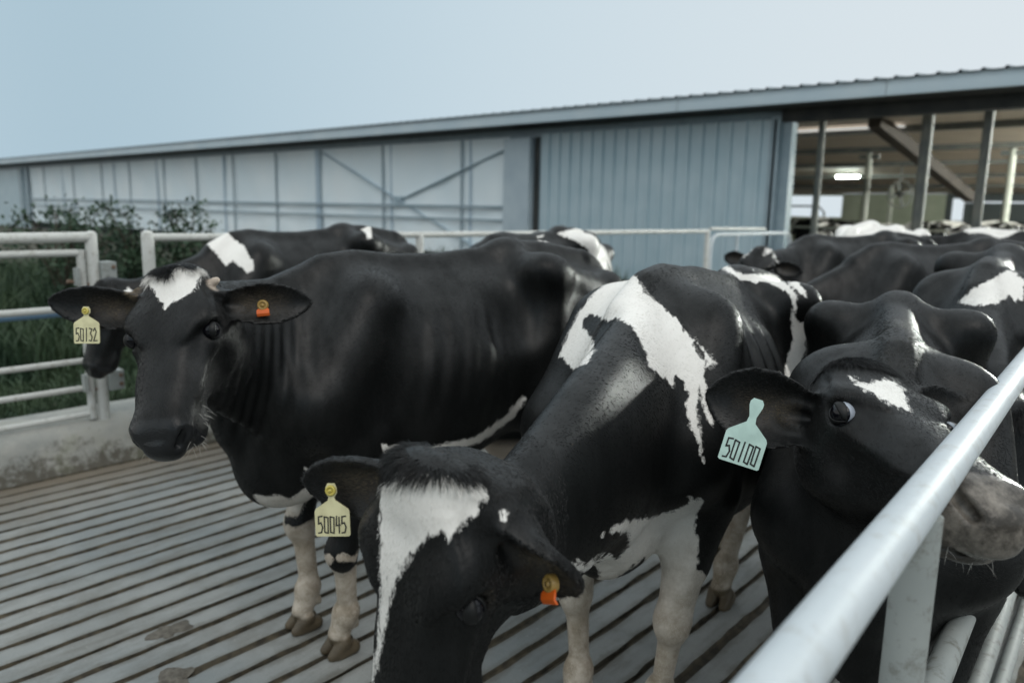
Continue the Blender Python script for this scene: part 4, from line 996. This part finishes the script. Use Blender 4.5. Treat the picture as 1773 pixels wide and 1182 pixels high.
# dried dung on the floor
def pats():
    DUNG = simple('dried_dung', (.070, .062, .050), .9, c2=(.15, .138, .115), scale=40, bump=1.0)
    spec = [((-2.70, 1.14), .055, 5), ((-2.385, 1.0), .065, 9), ((-2.85, 2.6), .10, 17), ((-.78, 2.72), .05, 19)]
    labs = ['small crumbled dung pat between two grooves on the open floor', 'dark dung pat at the bottom edge left of the lowered cow head', 'dung pat on the floor behind the legs of the black cow', 'small dung pat beside the hind hoof of the white legged cow']
    for ((x, y), r, sd), lab in zip(spec, labs):
        rs = np.random.RandomState(sd); V, F = [(x, y, .006)], []
        for ri in range(1, 6):
            for j in range(28):
                t = 2 * math.pi * j / 28; rr = r * ri / 5 * (1 + .30 * math.sin(2 * t + sd) + .16 * math.sin(5 * t + sd * 2) + .05 * rs.normal())
                V.append((x + rr * math.cos(t), y + rr * 1.2 * math.sin(t), [.006, .0055, .0045, .003, .0008][ri - 1] + .0025 * abs(rs.normal()) * (ri < 5)))
        F += [(0, 1 + j, 1 + (j + 1) % 28) for j in range(28)]
        for ri in range(4): F += [(1 + ri * 28 + j, 1 + (ri + 1) * 28 + j, 1 + (ri + 1) * 28 + (j + 1) % 28, 1 + ri * 28 + (j + 1) % 28) for j in range(28)]
        tag(link_mesh('dung_pat', V, F, DUNG), lab, 'dung', 'dung on the floor')
pats()

# ------------------------------------------------------------------ grass, weeds and shrubs
GRASS = simple('grass_blades', (.016, .038, .020), .6, c2=(.060, .092, .045), scale=1.3, spec=.3)
def grass():
    rs = np.random.RandomState(11); VV, n0, FF = [], 0, []
    def blades(n, x, y, h, lean, w):
        nonlocal n0
        z0 = np.full(n, -.03); p = np.stack([x, y, z0], 1); a, l = rs.uniform(0, 6.28, (2, n)); O = np.zeros(n)
        e = np.stack([np.cos(a), np.sin(a), O], 1) * w[:, None]; d = np.stack([np.cos(l), np.sin(l), O], 1) * (h * lean)[:, None]
        up = lambda k: np.stack([O, O, h * k], 1)
        VV.append(np.stack([p - e, p + e, p + d * .35 + up(.6) - e * .7, p + d * .35 + up(.6) + e * .7, p + d + up(1 - .3 * lean)], 1).reshape(-1, 3))
        i = n0 + 5 * np.arange(n); FF.extend(np.stack([i, i + 1, i + 3, i + 2], 1).tolist()); FF.extend(np.stack([i + 2, i + 3, i + 4], 1).tolist()); n0 += 5 * n
    n = 60000; u = rs.rand(n) ** 1.5; x = -5.38 - 7.5 * u; y = rs.uniform(-2.0, 9.5, n); q = wob(np.stack([x, y, x * 0], 1), 1.2, 5)
    blades(n, x, y, rs.uniform(.08, .26, n) * (1 + .5 * np.maximum(q, -.5)) + .05 * u, rs.uniform(.1, .8, n), rs.uniform(.004, .009, n) * (1 + u))
    n = 30000; x = rs.uniform(-17, -7.4, n); y = rs.uniform(-1, 12, n); q = wob(np.stack([x, y, x * 0], 1), .8, 6)
    blades(n, x, y, rs.uniform(.35, .75, n) * (1 + .35 * q), rs.uniform(.1, .6, n), rs.uniform(.008, .018, n))
    o = link_mesh('grass', np.concatenate(VV), FF, GRASS, None, False); tag(o, kind='stuff')
grass()
LEAF = simple('shrub_leaves', (.016, .040, .024), .55, c2=(.055, .092, .048), scale=2.5, spec=.3); STEM = simple('shrub_stems', (.045, .035, .022), .85)
def shrub(x, y, h, spread, ns, seed, label, arch=1.0):
    rs = np.random.RandomState(seed); r = empty('wild_shrub', (x, y, 0)); st, lf = MB(), ([], [])
    for k in range(ns):
        a = rs.uniform(0, 6.28); rad = spread * math.sqrt(rs.uniform(.05, 1)); hh = h * rs.uniform(.62, 1.0)
        p = bez([(rs.normal(0, .12), rs.normal(0, .12), 0), (rad * .25 * math.cos(a), rad * .25 * math.sin(a), hh * .75), (rad * .7 * math.cos(a), rad * .7 * math.sin(a), hh * 1.12), (rad * 1.15 * math.cos(a), rad * 1.15 * math.sin(a), hh * (1 - .45 * arch * rs.rand()))], 14)
        st.tube(p, list(np.linspace(.012, .003, 14)), 5)
        for i in range(2, 14):
            for _ in range(rs.randint(4, 12)):
                c = p[i] + rs.normal(0, .035 + .05 * h * .5, 3); d = nrm(rs.normal(size=3) + (0, 0, .2)); e = nrm(np.cross(d, rs.normal(size=3))); L_ = rs.uniform(.04, .09); w = L_ * .28
                n0 = len(lf[0]); lf[0].extend([c, c + d * L_ * .5 + e * w, c + d * L_, c + d * L_ * .5 - e * w]); lf[1].append((n0, n0 + 1, n0 + 2, n0 + 3))
    st.build('stems', STEM, r, True); link_mesh('foliage', lf[0], lf[1], LEAF, r, False)
    tag(r, label, 'shrub', 'shrubs beyond the fence')
shrub(-10.15, 3.30, 1.72, .85, 15, 1, 'dark shrub with long arching branches, widest of the row in front of the barn')
shrub(-9.62, 3.95, 1.55, .40, 15, 2, 'dark leafy shrub directly above the gap between gate post and fence post')
shrub(-9.22, 4.35, 1.60, .34, 15, 3, 'dark leafy shrub rising behind the back of the cow with a white shoulder', .3)
shrub(-11.6, 2.45, 1.42, .42, 12, 4, 'low dark shrub at the far left edge above the gate rail')
shrub(-11.0, 3.9, 1.40, .7, 10, 5, 'low shrub half hidden behind the arching shrub')

# ------------------------------------------------------------------ pipe fences
def painted(name, c, c2, rust=(.16, .10, .06), rough=.5, amt=.35):
    m, nt, N, L, b = mat(name); tc = N.new('ShaderNodeTexCoord')
    n1 = N.new('ShaderNodeTexNoise'); n1.inputs['Scale'].default_value = 6; n1.inputs['Detail'].default_value = 6; L.new(tc.outputs['Object'], n1.inputs['Vector'])
    n2 = N.new('ShaderNodeTexNoise'); n2.inputs['Scale'].default_value = 26; n2.inputs['Detail'].default_value = 9; n2.inputs['Roughness'].default_value = .7; L.new(tc.outputs['Object'], n2.inputs['Vector'])
    r = N.new('ShaderNodeMapRange'); r.inputs[1].default_value = .52; r.inputs[2].default_value = .75; L.new(n2.outputs['Fac'], r.inputs[0])
    q = mix_col(N, L, n1.outputs['Fac'], c, c2); q = mix_col(N, L, math_node(N, L, 'MULTIPLY', r.outputs[0], amt), q, rust)
    L.new(q, b.inputs['Base Color']); b.inputs['Roughness'].default_value = rough
    bp = N.new('ShaderNodeBump'); bp.inputs['Strength'].default_value = .25; bp.inputs['Distance'].default_value = .002; L.new(n2.outputs['Fac'], bp.inputs['Height']); L.new(bp.outputs['Normal'], b.inputs['Normal'])
    return m
WPIPE = painted('white_painted_pipe', (.40, .41, .385), (.58, .585, .56), (.20, .18, .13), .55, .75)
GALV = painted('galvanised_pipe', (.39, .44, .47), (.55, .59, .61), (.24, .22, .17), .52, .55)
OLDP = painted('dirty_grey_pipe', (.22, .245, .24), (.38, .40, .38), (.08, .065, .04), .6, .9)
BLUEP = painted('blue_pipe', (.10, .19, .30), (.15, .26, .38), (.09, .09, .08), .5, .4)
RUST = simple('rusty_steel', (.10, .045, .025), .8, c2=(.20, .15, .11), scale=30, bump=.4)
FX = -4.95
# near rail on the right
PA, PB = np.array([-.2134, .6062, 1.2]), np.array([-.2945, 2.4956, 1.2]); du = (PB - PA) / (PB[1] - PA[1])
at_y = lambda y, z: np.array([*(PA + du * (y - PA[1]))[:2], z])
r = empty('pipe_railing', at_y(1.17, 0)); off = np.array(r.location)
pipe('top_rail', [at_y(y, 1.2 + .001 * math.sin(y * 3)) - off for y in np.linspace(-1.2, 7.5, 40)], .0292, GALV, r, 48)
pipe('rail', [at_y(y, .70 + (y - 1.6) * .02) - off + (-.004, 0, 0) for y in np.linspace(-1.2, 7.5, 30)], .026, OLDP, r, 32)
pipe('rail', [at_y(y, .225) - off + (-.004, 0, 0) for y in np.linspace(-1.2, 7.5, 30)], .026, OLDP, r, 32)
for y in (-1.2, 1.175, 3.9, 6.6):
    p = at_y(y, 0); pipe('post', [p - off, p + (.001, 0, .6) - off, p + (0, 0, 1.176) - off], .0300, OLDP, r, 32)
tag(r, 'pale grey pipe railing across the near right corner with one thick post', 'railing')
p0 = at_y(1.0, .03); tag(pipe('loose_pipe', [(-.26, 2.2, .03), (-.36, 5.5, .03)], .022, OLDP), 'dirty pipe lying along the foot of the near railing', 'pipe')

# left gate, gate post, fence
r = empty('pipe_gate', (FX, 1.70, 0)); off = np.array((FX, 1.70, 0))
def gp(name, pts, rad, m=WPIPE): return pipe(name, [np.array(p) - off for p in pts], rad, m, r, 20)
gp('stile', [(FX, 1.700, .27), (FX, 1.700, .8), (FX, 1.700, 1.31)], .024)
for z, rad in ((1.285, .021), (.955, .021), (.632, .018), (.462, .018), (.292, .018)):
    gp('rail', densify((FX, 1.685, z + .006), (FX, -2.4, z), 14, .0012, int(z * 100)), rad)
gp('stile', [(FX, -2.4, .25), (FX, -2.4, 1.3)], .024)
for z in (1.15, .50):
    b = MB(); b.box((.005, -.050, z - .05), (.052, -.028, z + .055)); b.build('hinge_strap', OLDP, r)
for z in (1.12, .47): pipe('hinge_pin', [(.0, .026, z - .02), (.0, .095, z - .015), (.012, .12, z + .02)], .013, RUST, r, 10); pipe('hinge_pin', [(.0, -.045, z + .0), (.0, -.085, z + .005)], .012, RUST, r, 10)
tag(r, 'white painted five bar pipe gate at the left edge above the concrete kerb', 'gate')
tag(pipe('loose_rail', [(FX - .09, 1.74, .925), (FX - .09, -2.4, .915)], .021, BLUEP), 'blue pipe running just behind the second bar of the white gate', 'pipe')
def fpost(y, label, top=1.405, rad=.036, plate=False):
    r = empty('fence_post', (FX, y, 0)); n = 24
    pipe('pipe', [(0, 0, .25), (0, 0, .8), (0, 0, top), (0, 0, top + .012), (0, 0, top + .022)], [rad, rad, rad, rad * .85, rad * .3], WPIPE, r)
    if plate:
        for z0, z1 in ((1.095, 1.235), (.44, .56)):
            b = MB(); b.box((-.055, .028, z0), (.055, .115, z1)); hp = b.build('hinge_plate', OLDP, r)
            for z in (z0 + .035, z1 - .03): pipe('bolt', [(.053, .095, z), (.066, .095, z)], .012, RUST, hp, 8)
    tag(r, label, 'fence post', 'white posts of the left fence'); return r
pp = fpost(1.765, 'white gate post with rusty hinge plates beside the gap in the left fence', 1.40, .034, True)
b = pipe('top_rail', [(0, -4.2, -.03 + 1.385), (0, -2, 1.377), (0, 0, 1.385)], .031, WPIPE, pp)
fpost(2.10, 'white fence post right of the gap, just left of the white shouldered cow', 1.40, .038)
for i, y in enumerate((4.4, 6.9, 9.66)): fpost(y, ['white fence post hidden behind the black cow with the pale shoulder', 'white fence post between the barn corner and the white rumped cow', 'white end post of the left fence near the barn opening'][i], 1.36, .034)
r = empty('fence_rail', (FX, 2.1, 0))
pipe('top_rail', [np.array(p) - (FX, 2.1, 0) for p in densify((FX, 2.13, 1.378), (FX, 9.64, 1.352), 22, .0012, 4)], .026, WPIPE, r)
for z in (.35,): pipe('rail', [np.array(p) - (FX, 2.1, 0) for p in densify((FX, 2.13, z), (FX, 9.64, z), 12, .001, int(z * 50))], .019, WPIPE, r)
tag(r, 'long white pipe rails running behind the cows towards the barn', 'fence')
# round cornered gate by the barn opening
r = empty('tubular_gate', (FX, 10.0, 0))
def loop(y0, y1, z0, z1, rad):
    p = [(0, y0, z0), (0, y0, z1 - .15), (0, y0 + .05, z1 - .04), (0, y0 + .17, z1)] + [(0, y1 - .17, z1), (0, y1 - .05, z1 - .04), (0, y1, z1 - .15), (0, y1, z0)]
    pipe('frame', p, rad, GALV, r, 14)
loop(-.22, 2.6, .2, 1.30, .027)
for z in (.45, .70): pipe('bar', [(0, -.2, z), (0, 2.6, z)], .017, GALV, r, 12)
pipe('bar', [(0, .6, .2), (0, .6, 1.28)], .016, GALV, r, 12); pipe('top_rail', [(.02, -.3, 1.385), (.02, 1.5, 1.37)], .024, WPIPE, r, 14)
tag(r, 'round cornered grey tube gate in front of the corrugated barn wall', 'gate')

# ------------------------------------------------------------------ the barn
WY = 14.4
CORR = simple('blue_grey_steel_sheet', (.355, .465, .515), .42, c2=(.42, .52, .565), scale=1.6, spec=.5)
CURT = simple('weathered_white_curtain', (.68, .77, .81), .6, c2=(.75, .81, .83), scale=.7)
FASC = simple('pale_blue_fascia', (.42, .52, .58), .45, c2=(.50, .58, .62), scale=1.1)
DARK = simple('dark_timber', (.022, .026, .027), .8, c2=(.05, .05, .046), scale=3)
STEEL = simple('grey_blue_steel', (.22, .29, .33), .5, c2=(.27, .34, .38), scale=4)
CEIL = simple('brown_ceiling_boards', (.58, .50, .42), .8, c2=(.66, .58, .49), scale=1.2)
POSTD = simple('dark_post_steel', (.09, .10, .095), .6, c2=(.15, .15, .13), scale=5); POSTL = simple('pale_post_steel', (.42, .43, .37), .5, c2=(.34, .35, .30), scale=5)
GREENW = simple('greenish_back_curtain', (.28, .31, .23), .8, c2=(.34, .36, .28), scale=1.5)
barn = empty('dairy_barn', (-12, WY, 0)); bo = np.array((-12, WY, 0))
tag(barn, 'long low barn with pale curtain wall, blue grey corrugated end panel and open bay', 'barn')
def bpart(mb, name, m, sm=False):
    mb.v = [tuple(np.array(v) - bo) for v in mb.v]; return mb.build(name, m, barn, sm)
# ribbed roof sheet
V, F = [], []
xs = []
for k in range(-270, 70):
    x = k * .305
    xs += [(x, 0), (x + .095, 0), (x + .115, .032), (x + .15, .032), (x + .17, 0)]
EY, EZ = 13.62, 3.80
for x, h in xs: V += [(x, EY - .06, EZ + h), (x, 34, EZ + h + 2.2), (x, EY - .06, EZ + h - .012), (x, 34, EZ + h + 2.19)]
F = []
for i in range(len(xs) - 1):
    a, q = i * 4, i * 4 + 4; F += [(a, q, q + 1, a + 1), (a + 2, a + 3, q + 3, q + 2), (a, a + 2, q + 2, q)]
mb = MB(); mb.add(V, F); bpart(mb, 'roof', simple('roof_sheet', (.16, .20, .22), .5))
for side in ():
    pass
mb = MB()
x = -47
for x0, x1 in ((-82, -63.1), (-63.09, -47.31), (-47.3, -34.05), (-34.04, -20.9), (-20.89, -7.8), (-7.79, -3.98), (-3.97, 8), (8.01, 21.3)):
    mb.add([(x0, EY, EZ - .015), (x1, EY, EZ - .015), (x1, EY - .012, EZ - .15), (x0, EY - .012, EZ - .15), (x1, EY, EZ - .262), (x0, EY, EZ - .262), (x1, EY + .05, EZ - .268), (x0, EY + .05, EZ - .268)], [(3, 2, 1, 0), (5, 4, 2, 3), (7, 6, 4, 5)])
bpart(mb, 'fascia', FASC, True)
mb = MB(); mb.add([(-82, EY + .05, EZ - .26), (21.3, EY + .05, EZ - .26), (21.3, WY + .2, EZ - .28), (-82, WY + .2, EZ - .28)], [(0, 1, 2, 3)]); bpart(mb, 'soffit', DARK)
mb = MB(); mb.box((-5.98, WY - .06, 3.305), (21.3, WY + .20, 3.515)); bpart(mb, 'header_beam', DARK)
mb = MB(); mb.box((-82, WY + .06, 3.30), (-5.985, WY + .22, 3.53)); bpart(mb, 'wall_plate', STEEL)
STUDM = simple('blue_wall_stud', (.36, .46, .54), .6)
# curtain side, with straps and wind bracing
V, F = [], []; cx = np.arange(-49.5, -12.75, .16)
for i, x in enumerate(cx):
    for j, z in enumerate(np.linspace(.4, 3.34, 14)): V.append((x, WY + .02 * math.sin(x * 1.7 + z) + .012 * math.sin(x * 5.1 + 2 * z), z))
for i in range(len(cx) - 1): F += [(i * 14 + j, i * 14 + 14 + j, i * 14 + 15 + j, i * 14 + j + 1) for j in range(13)]
mb = MB(); mb.add(V, F); bpart(mb, 'curtain', CURT, True)
for px in (65, 105, 150, 197, 258, 320, 393, 483, 575, 695, 832):
    X = {65: -46.2, 105: -42.0, 150: -38.4, 197: -35.3, 258: -31.9, 320: -29.1, 393: -26.3, 483: -23.45, 575: -20.85, 695: -17.75, 832: -14.5}[px]
    mb = MB(); mb.box((X - .03, WY - .06, .4), (X + .03, WY - .035, 3.33)); bpart(mb, 'strap', STEEL)
for X, w in ((-32.6, .12), (-27.0, .12), (-21.0, .30), (-17.4, .06), (-14.2, .06), (-43.5, .1), (-37, .1)):
    mb = MB(); mb.box((X - w / 2, WY - .034, .4), (X + w / 2, WY - .026, 3.33)); bpart(mb, 'wall_stud', STUDM)
for z, h in ((1.60, .075), (1.28, .055), ):
    mb = MB(); mb.box((-49.4, WY - .10, z), (-12.85, WY - .065, z + h)); bpart(mb, 'wall_rail', STEEL)
BR = simple('brace_steel', (.32, .41, .46), .5)
K = np.array((-17.03, WY - .045, 1.78))
for q in ((-20.7, WY - .045, 3.22), (-12.95, WY - .045, 3.05)):
    mb = MB(); mb.bar(K, q, .02, .10, up=(0, 1, 0)); bpart(mb, 'brace', BR)
mb = MB(); mb.bar(K, (-13.6, WY - .046, .45), .02, .08, up=(0, 1, 0)); bpart(mb, 'brace', BR)
mb = MB(); mb.box(K - (.22, .012, .12), K + (.22, .012, .12)); bpart(mb, 'brace_plate', BR)
# end door column, dark reveal and corrugated panel
mb = MB(); mb.box((-12.84, WY - .24, .3), (-12.02, WY + .05, 3.28)); bpart(mb, 'curtain_roll', simple('rolled_curtain', (.33, .40, .45), .6, c2=(.40, .47, .51), scale=2))
mb = MB(); mb.box((-12.02, WY - .02, .2), (-11.80, WY + .10, 3.33)); bpart(mb, 'reveal', STEEL); mb = MB(); mb.box((-11.99, WY - .07, .2), (-11.86, WY - .022, 3.30)); bpart(mb, 'dark_post', DARK)
V, F, xs = [], [], []
x = -11.80
while x < -6.15: xs += [(x, 0), (x + .20, 0), (x + .215, -.05), (x + .265, -.05), (x + .28, 0)]; x += .305
for x, d in xs: V += [(x, WY - .05 + d, .1), (x, WY - .05 + d, 3.36)]
F = [(i * 2, i * 2 + 2, i * 2 + 3, i * 2 + 1) for i in range(len(xs) - 1)]
mb = MB(); mb.add(V, F); bpart(mb, 'corrugated_wall', CORR)
mb = MB(); mb.box((-6.16, WY - .10, .0), (-5.98, WY + .28, 3.42)); mb.box((-5.98, WY + .0, 0), (-5.78, WY + .24, 3.30)); bpart(mb, 'corner_post', STEEL)
mb = MB(); mb.box((-50.1, WY - .12, 0), (-49.5, WY + .1, 3.35)); mb.box((-49.0, WY - .13, 0), (-48.6, WY - .07, 3.35)); bpart(mb, 'corner_post', STEEL)
mb = MB(); mb.box((-82, WY - .02, 0), (-50.1, WY + .05, 3.3)); bpart(mb, 'end_wall', CORR)
# inside the open bay
CY = 46.0
mb = MB(); mb.add([(-49, WY + .2, 3.52), (21, WY + .2, 3.52), (21, CY, 2.86), (-49, CY, 2.86)], [(0, 1, 2, 3)]); bpart(mb, 'ceiling', CEIL)
for y in (17.5, 21.5, 26, 31.5, 38): 
    z = 3.52 - (y - WY - .2) * .0209; mb = MB(); mb.box((-30, y - .08, z - .13), (21, y + .08, z - .004)); bpart(mb, 'ceiling_beam', POSTD)
mb = MB(); mb.box((-15.2, CY, 0), (-9.85, CY + .1, 2.84)); bpart(mb, 'back_curtain', GREENW)
mb = MB(); mb.box((-22, CY, 0), (-15.2, CY + .08, 1.5)); mb.box((-22, CY, 2.72), (-15.2, CY + .08, 2.86)); mb.box((-49, CY, 0), (-22, CY + .1, 2.86)); bpart(mb, 'back_wall', GREENW)
mb = MB(); mb.box((-9.85, CY, 0), (-9.55, CY + .1, 2.86)); mb.box((-9.55, CY, 0), (-9.0, CY + .08, 1.3)); mb.box((-9.0, CY, 0), (21, CY + .1, 2.38)); mb.box((-9.0, CY, 2.46), (21, CY + .1, 2.86)); mb.box((-9.55, CY, 2.6), (-9.0, CY + .08, 2.86)); bpart(mb, 'back_wall', simple('dark_back_wall', (.05, .06, .06), .8))
for X, Y, w, m in ((-5.45, 15.0, .13, POSTD), (-3.66, 15.1, .19, POSTD), (-2.72, 15.0, .15, POSTD), (-1.5, 15.0, .15, POSTD), (-6.67, 22.0, .17, POSTL), (-3.40, 22.0, .17, POSTL), (-12.15, 30, .2, POSTL), (-7.5, 30.5, .2, POSTL), (-10.4, 38, .2, POSTL), (-.5, 22, .17, POSTL)):
    z = 3.52 - (Y - WY - .2) * .0209 - .005
    mb = MB(); mb.tube([(X, Y, 0), (X, Y, z)], w / 2, 16); bpart(mb, 'post', m, True)
for X, Y in ((-6.67, 22.0), (-3.40, 22.0)):
    z = 3.52 - (Y - WY - .2) * .0209; mb = MB(); mb.box((X - .25, Y - .06, z - .26), (X + .25, Y + .06, z - .137)); bpart(mb, 'post_bracket', POSTD)
mb = MB(); mb.bar((-4.85, 16.1, 3.44), (-4.6, 24.2, 2.15), .24, .26); bpart(mb, 'diagonal_brace', simple('brown_brace', (.045, .035, .027), .9))
# feeding rail inside
r = empty('feed_rail', (-6, 19, 0))
for z in (.55, .95, 1.3): pipe('rail', [(-8, 0, z), (8, 0, z)], .03, POSTL, r, 10)
for x in np.arange(-8, 8.1, 1.6): pipe('post', [(x, .05, 0), (x, .05, 1.45)], .035, POSTD, r, 10)
tag(r, 'pale feeding rail across the inside of the barn bay behind the herd', 'fence')
r = empty('pen_divider', (-9.5, 27, 0))
for z in (.6, 1.0, 1.4): pipe('rail', [(-6, 0, z), (1.5, 0, z)], .03, POSTD, r, 10)
pipe('frame', [(-1.4, 0, 0), (-1.4, 0, 1.7), (-1.2, 0, 1.9), (-.2, 0, 1.9), (0, 0, 1.7), (0, 0, 0)], .035, POSTD, r, 10); pipe('brace', [(-5, 0, .9), (-1.4, 0, 1.7)], .03, POSTD, r, 10)
tag(r, 'dark pen divider with rounded frame in front of the bright barn window', 'fence')
# hanging lamp, added fill lamps and fan
def emis(name, c, s):
    m, nt, N, L, b = mat(name); b.inputs['Emission Color'].default_value = (*c, 1); b.inputs['Emission Strength'].default_value = s; return m
GLOW = emis('lit_tube', (.85, 1.0, .93), 160); GLOW_FILL = emis('added_fill_tube', (.95, 1.0, .93), 2600)  # the stronger tube serves only the fill lamps added out of view
def lamp(x, y, lens, lab, g=None):
    z = 3.52 - (y - WY - .2) * .0209 - .20; r = empty('fluorescent_lamp', (x, y, z))
    b = MB(); b.box((-.7, -.09, .05), (.7, .09, .11)); b.build('housing', POSTL, r)
    b = MB(); b.tube([(0, 0, .10), (0, 0, .20)], .015, 8); b.build('hanger', POSTD, r)
    for x0, x1 in lens: pipe('tube', [(x0, 0, 0), (x1, 0, 0)], .035, g or GLOW, r, 12)
    tag(r, lab, 'lamp')
lamp(-9.65, 29.6, ((-.42, .10), (.16, .36)), 'lit fluorescent tube lamp hanging below the barn ceiling')
for x, y, lab in ((1.2, 24.0, 'added fill lamp out of view past the right edge, farther back'), (.8, 19.0, 'added fill lamp out of view past the right edge, nearer'), (-1.0, 36.0, 'added fill lamp out of view deep in the barn on the right')): lamp(x, y, ((-.62, .6),), lab, GLOW_FILL)  # unseen lamps added to brighten the barn ceiling and interior
mb = MB(); mb.box((-9.4, 17.0, 3.40), (-4.6, 17.28, 3.425)); bpart(mb, 'skylight_strip', emis('skylight_glow', (1.0, .98, .92), .55))
r = empty('barn_fan', (-7.0, 26.5, 2.3))
b = MB(); ring = [(.42 * math.cos(t), .0, .42 * math.sin(t)) for t in np.linspace(0, 2 * math.pi, 25)]; b.tube(ring, .03, 8, cap=False)
b.build('guard_ring', POSTD, r, True)
b = MB()
for k in range(4):
    a = k * math.pi / 2 + .3; b.bar((.05 * math.cos(a), .02, .05 * math.sin(a)), (.38 * math.cos(a), -.02, .38 * math.sin(a)), .12, .012, up=(0, 1, 0))
b.build('blade', POSTD, r)
b = MB(); b.tube([(0, -.1, 0), (0, .2, 0)], .10, 12); b.build('motor', DARK, r, True)
b = MB(); b.tube([(0, .05, .40), (0, .05, .96)], .025, 8); b.build('hanger', POSTD, r)
r.rotation_euler = (0, 0, .9); tag(r, 'dark round fan hanging from the barn ceiling beside a thick post', 'fan')
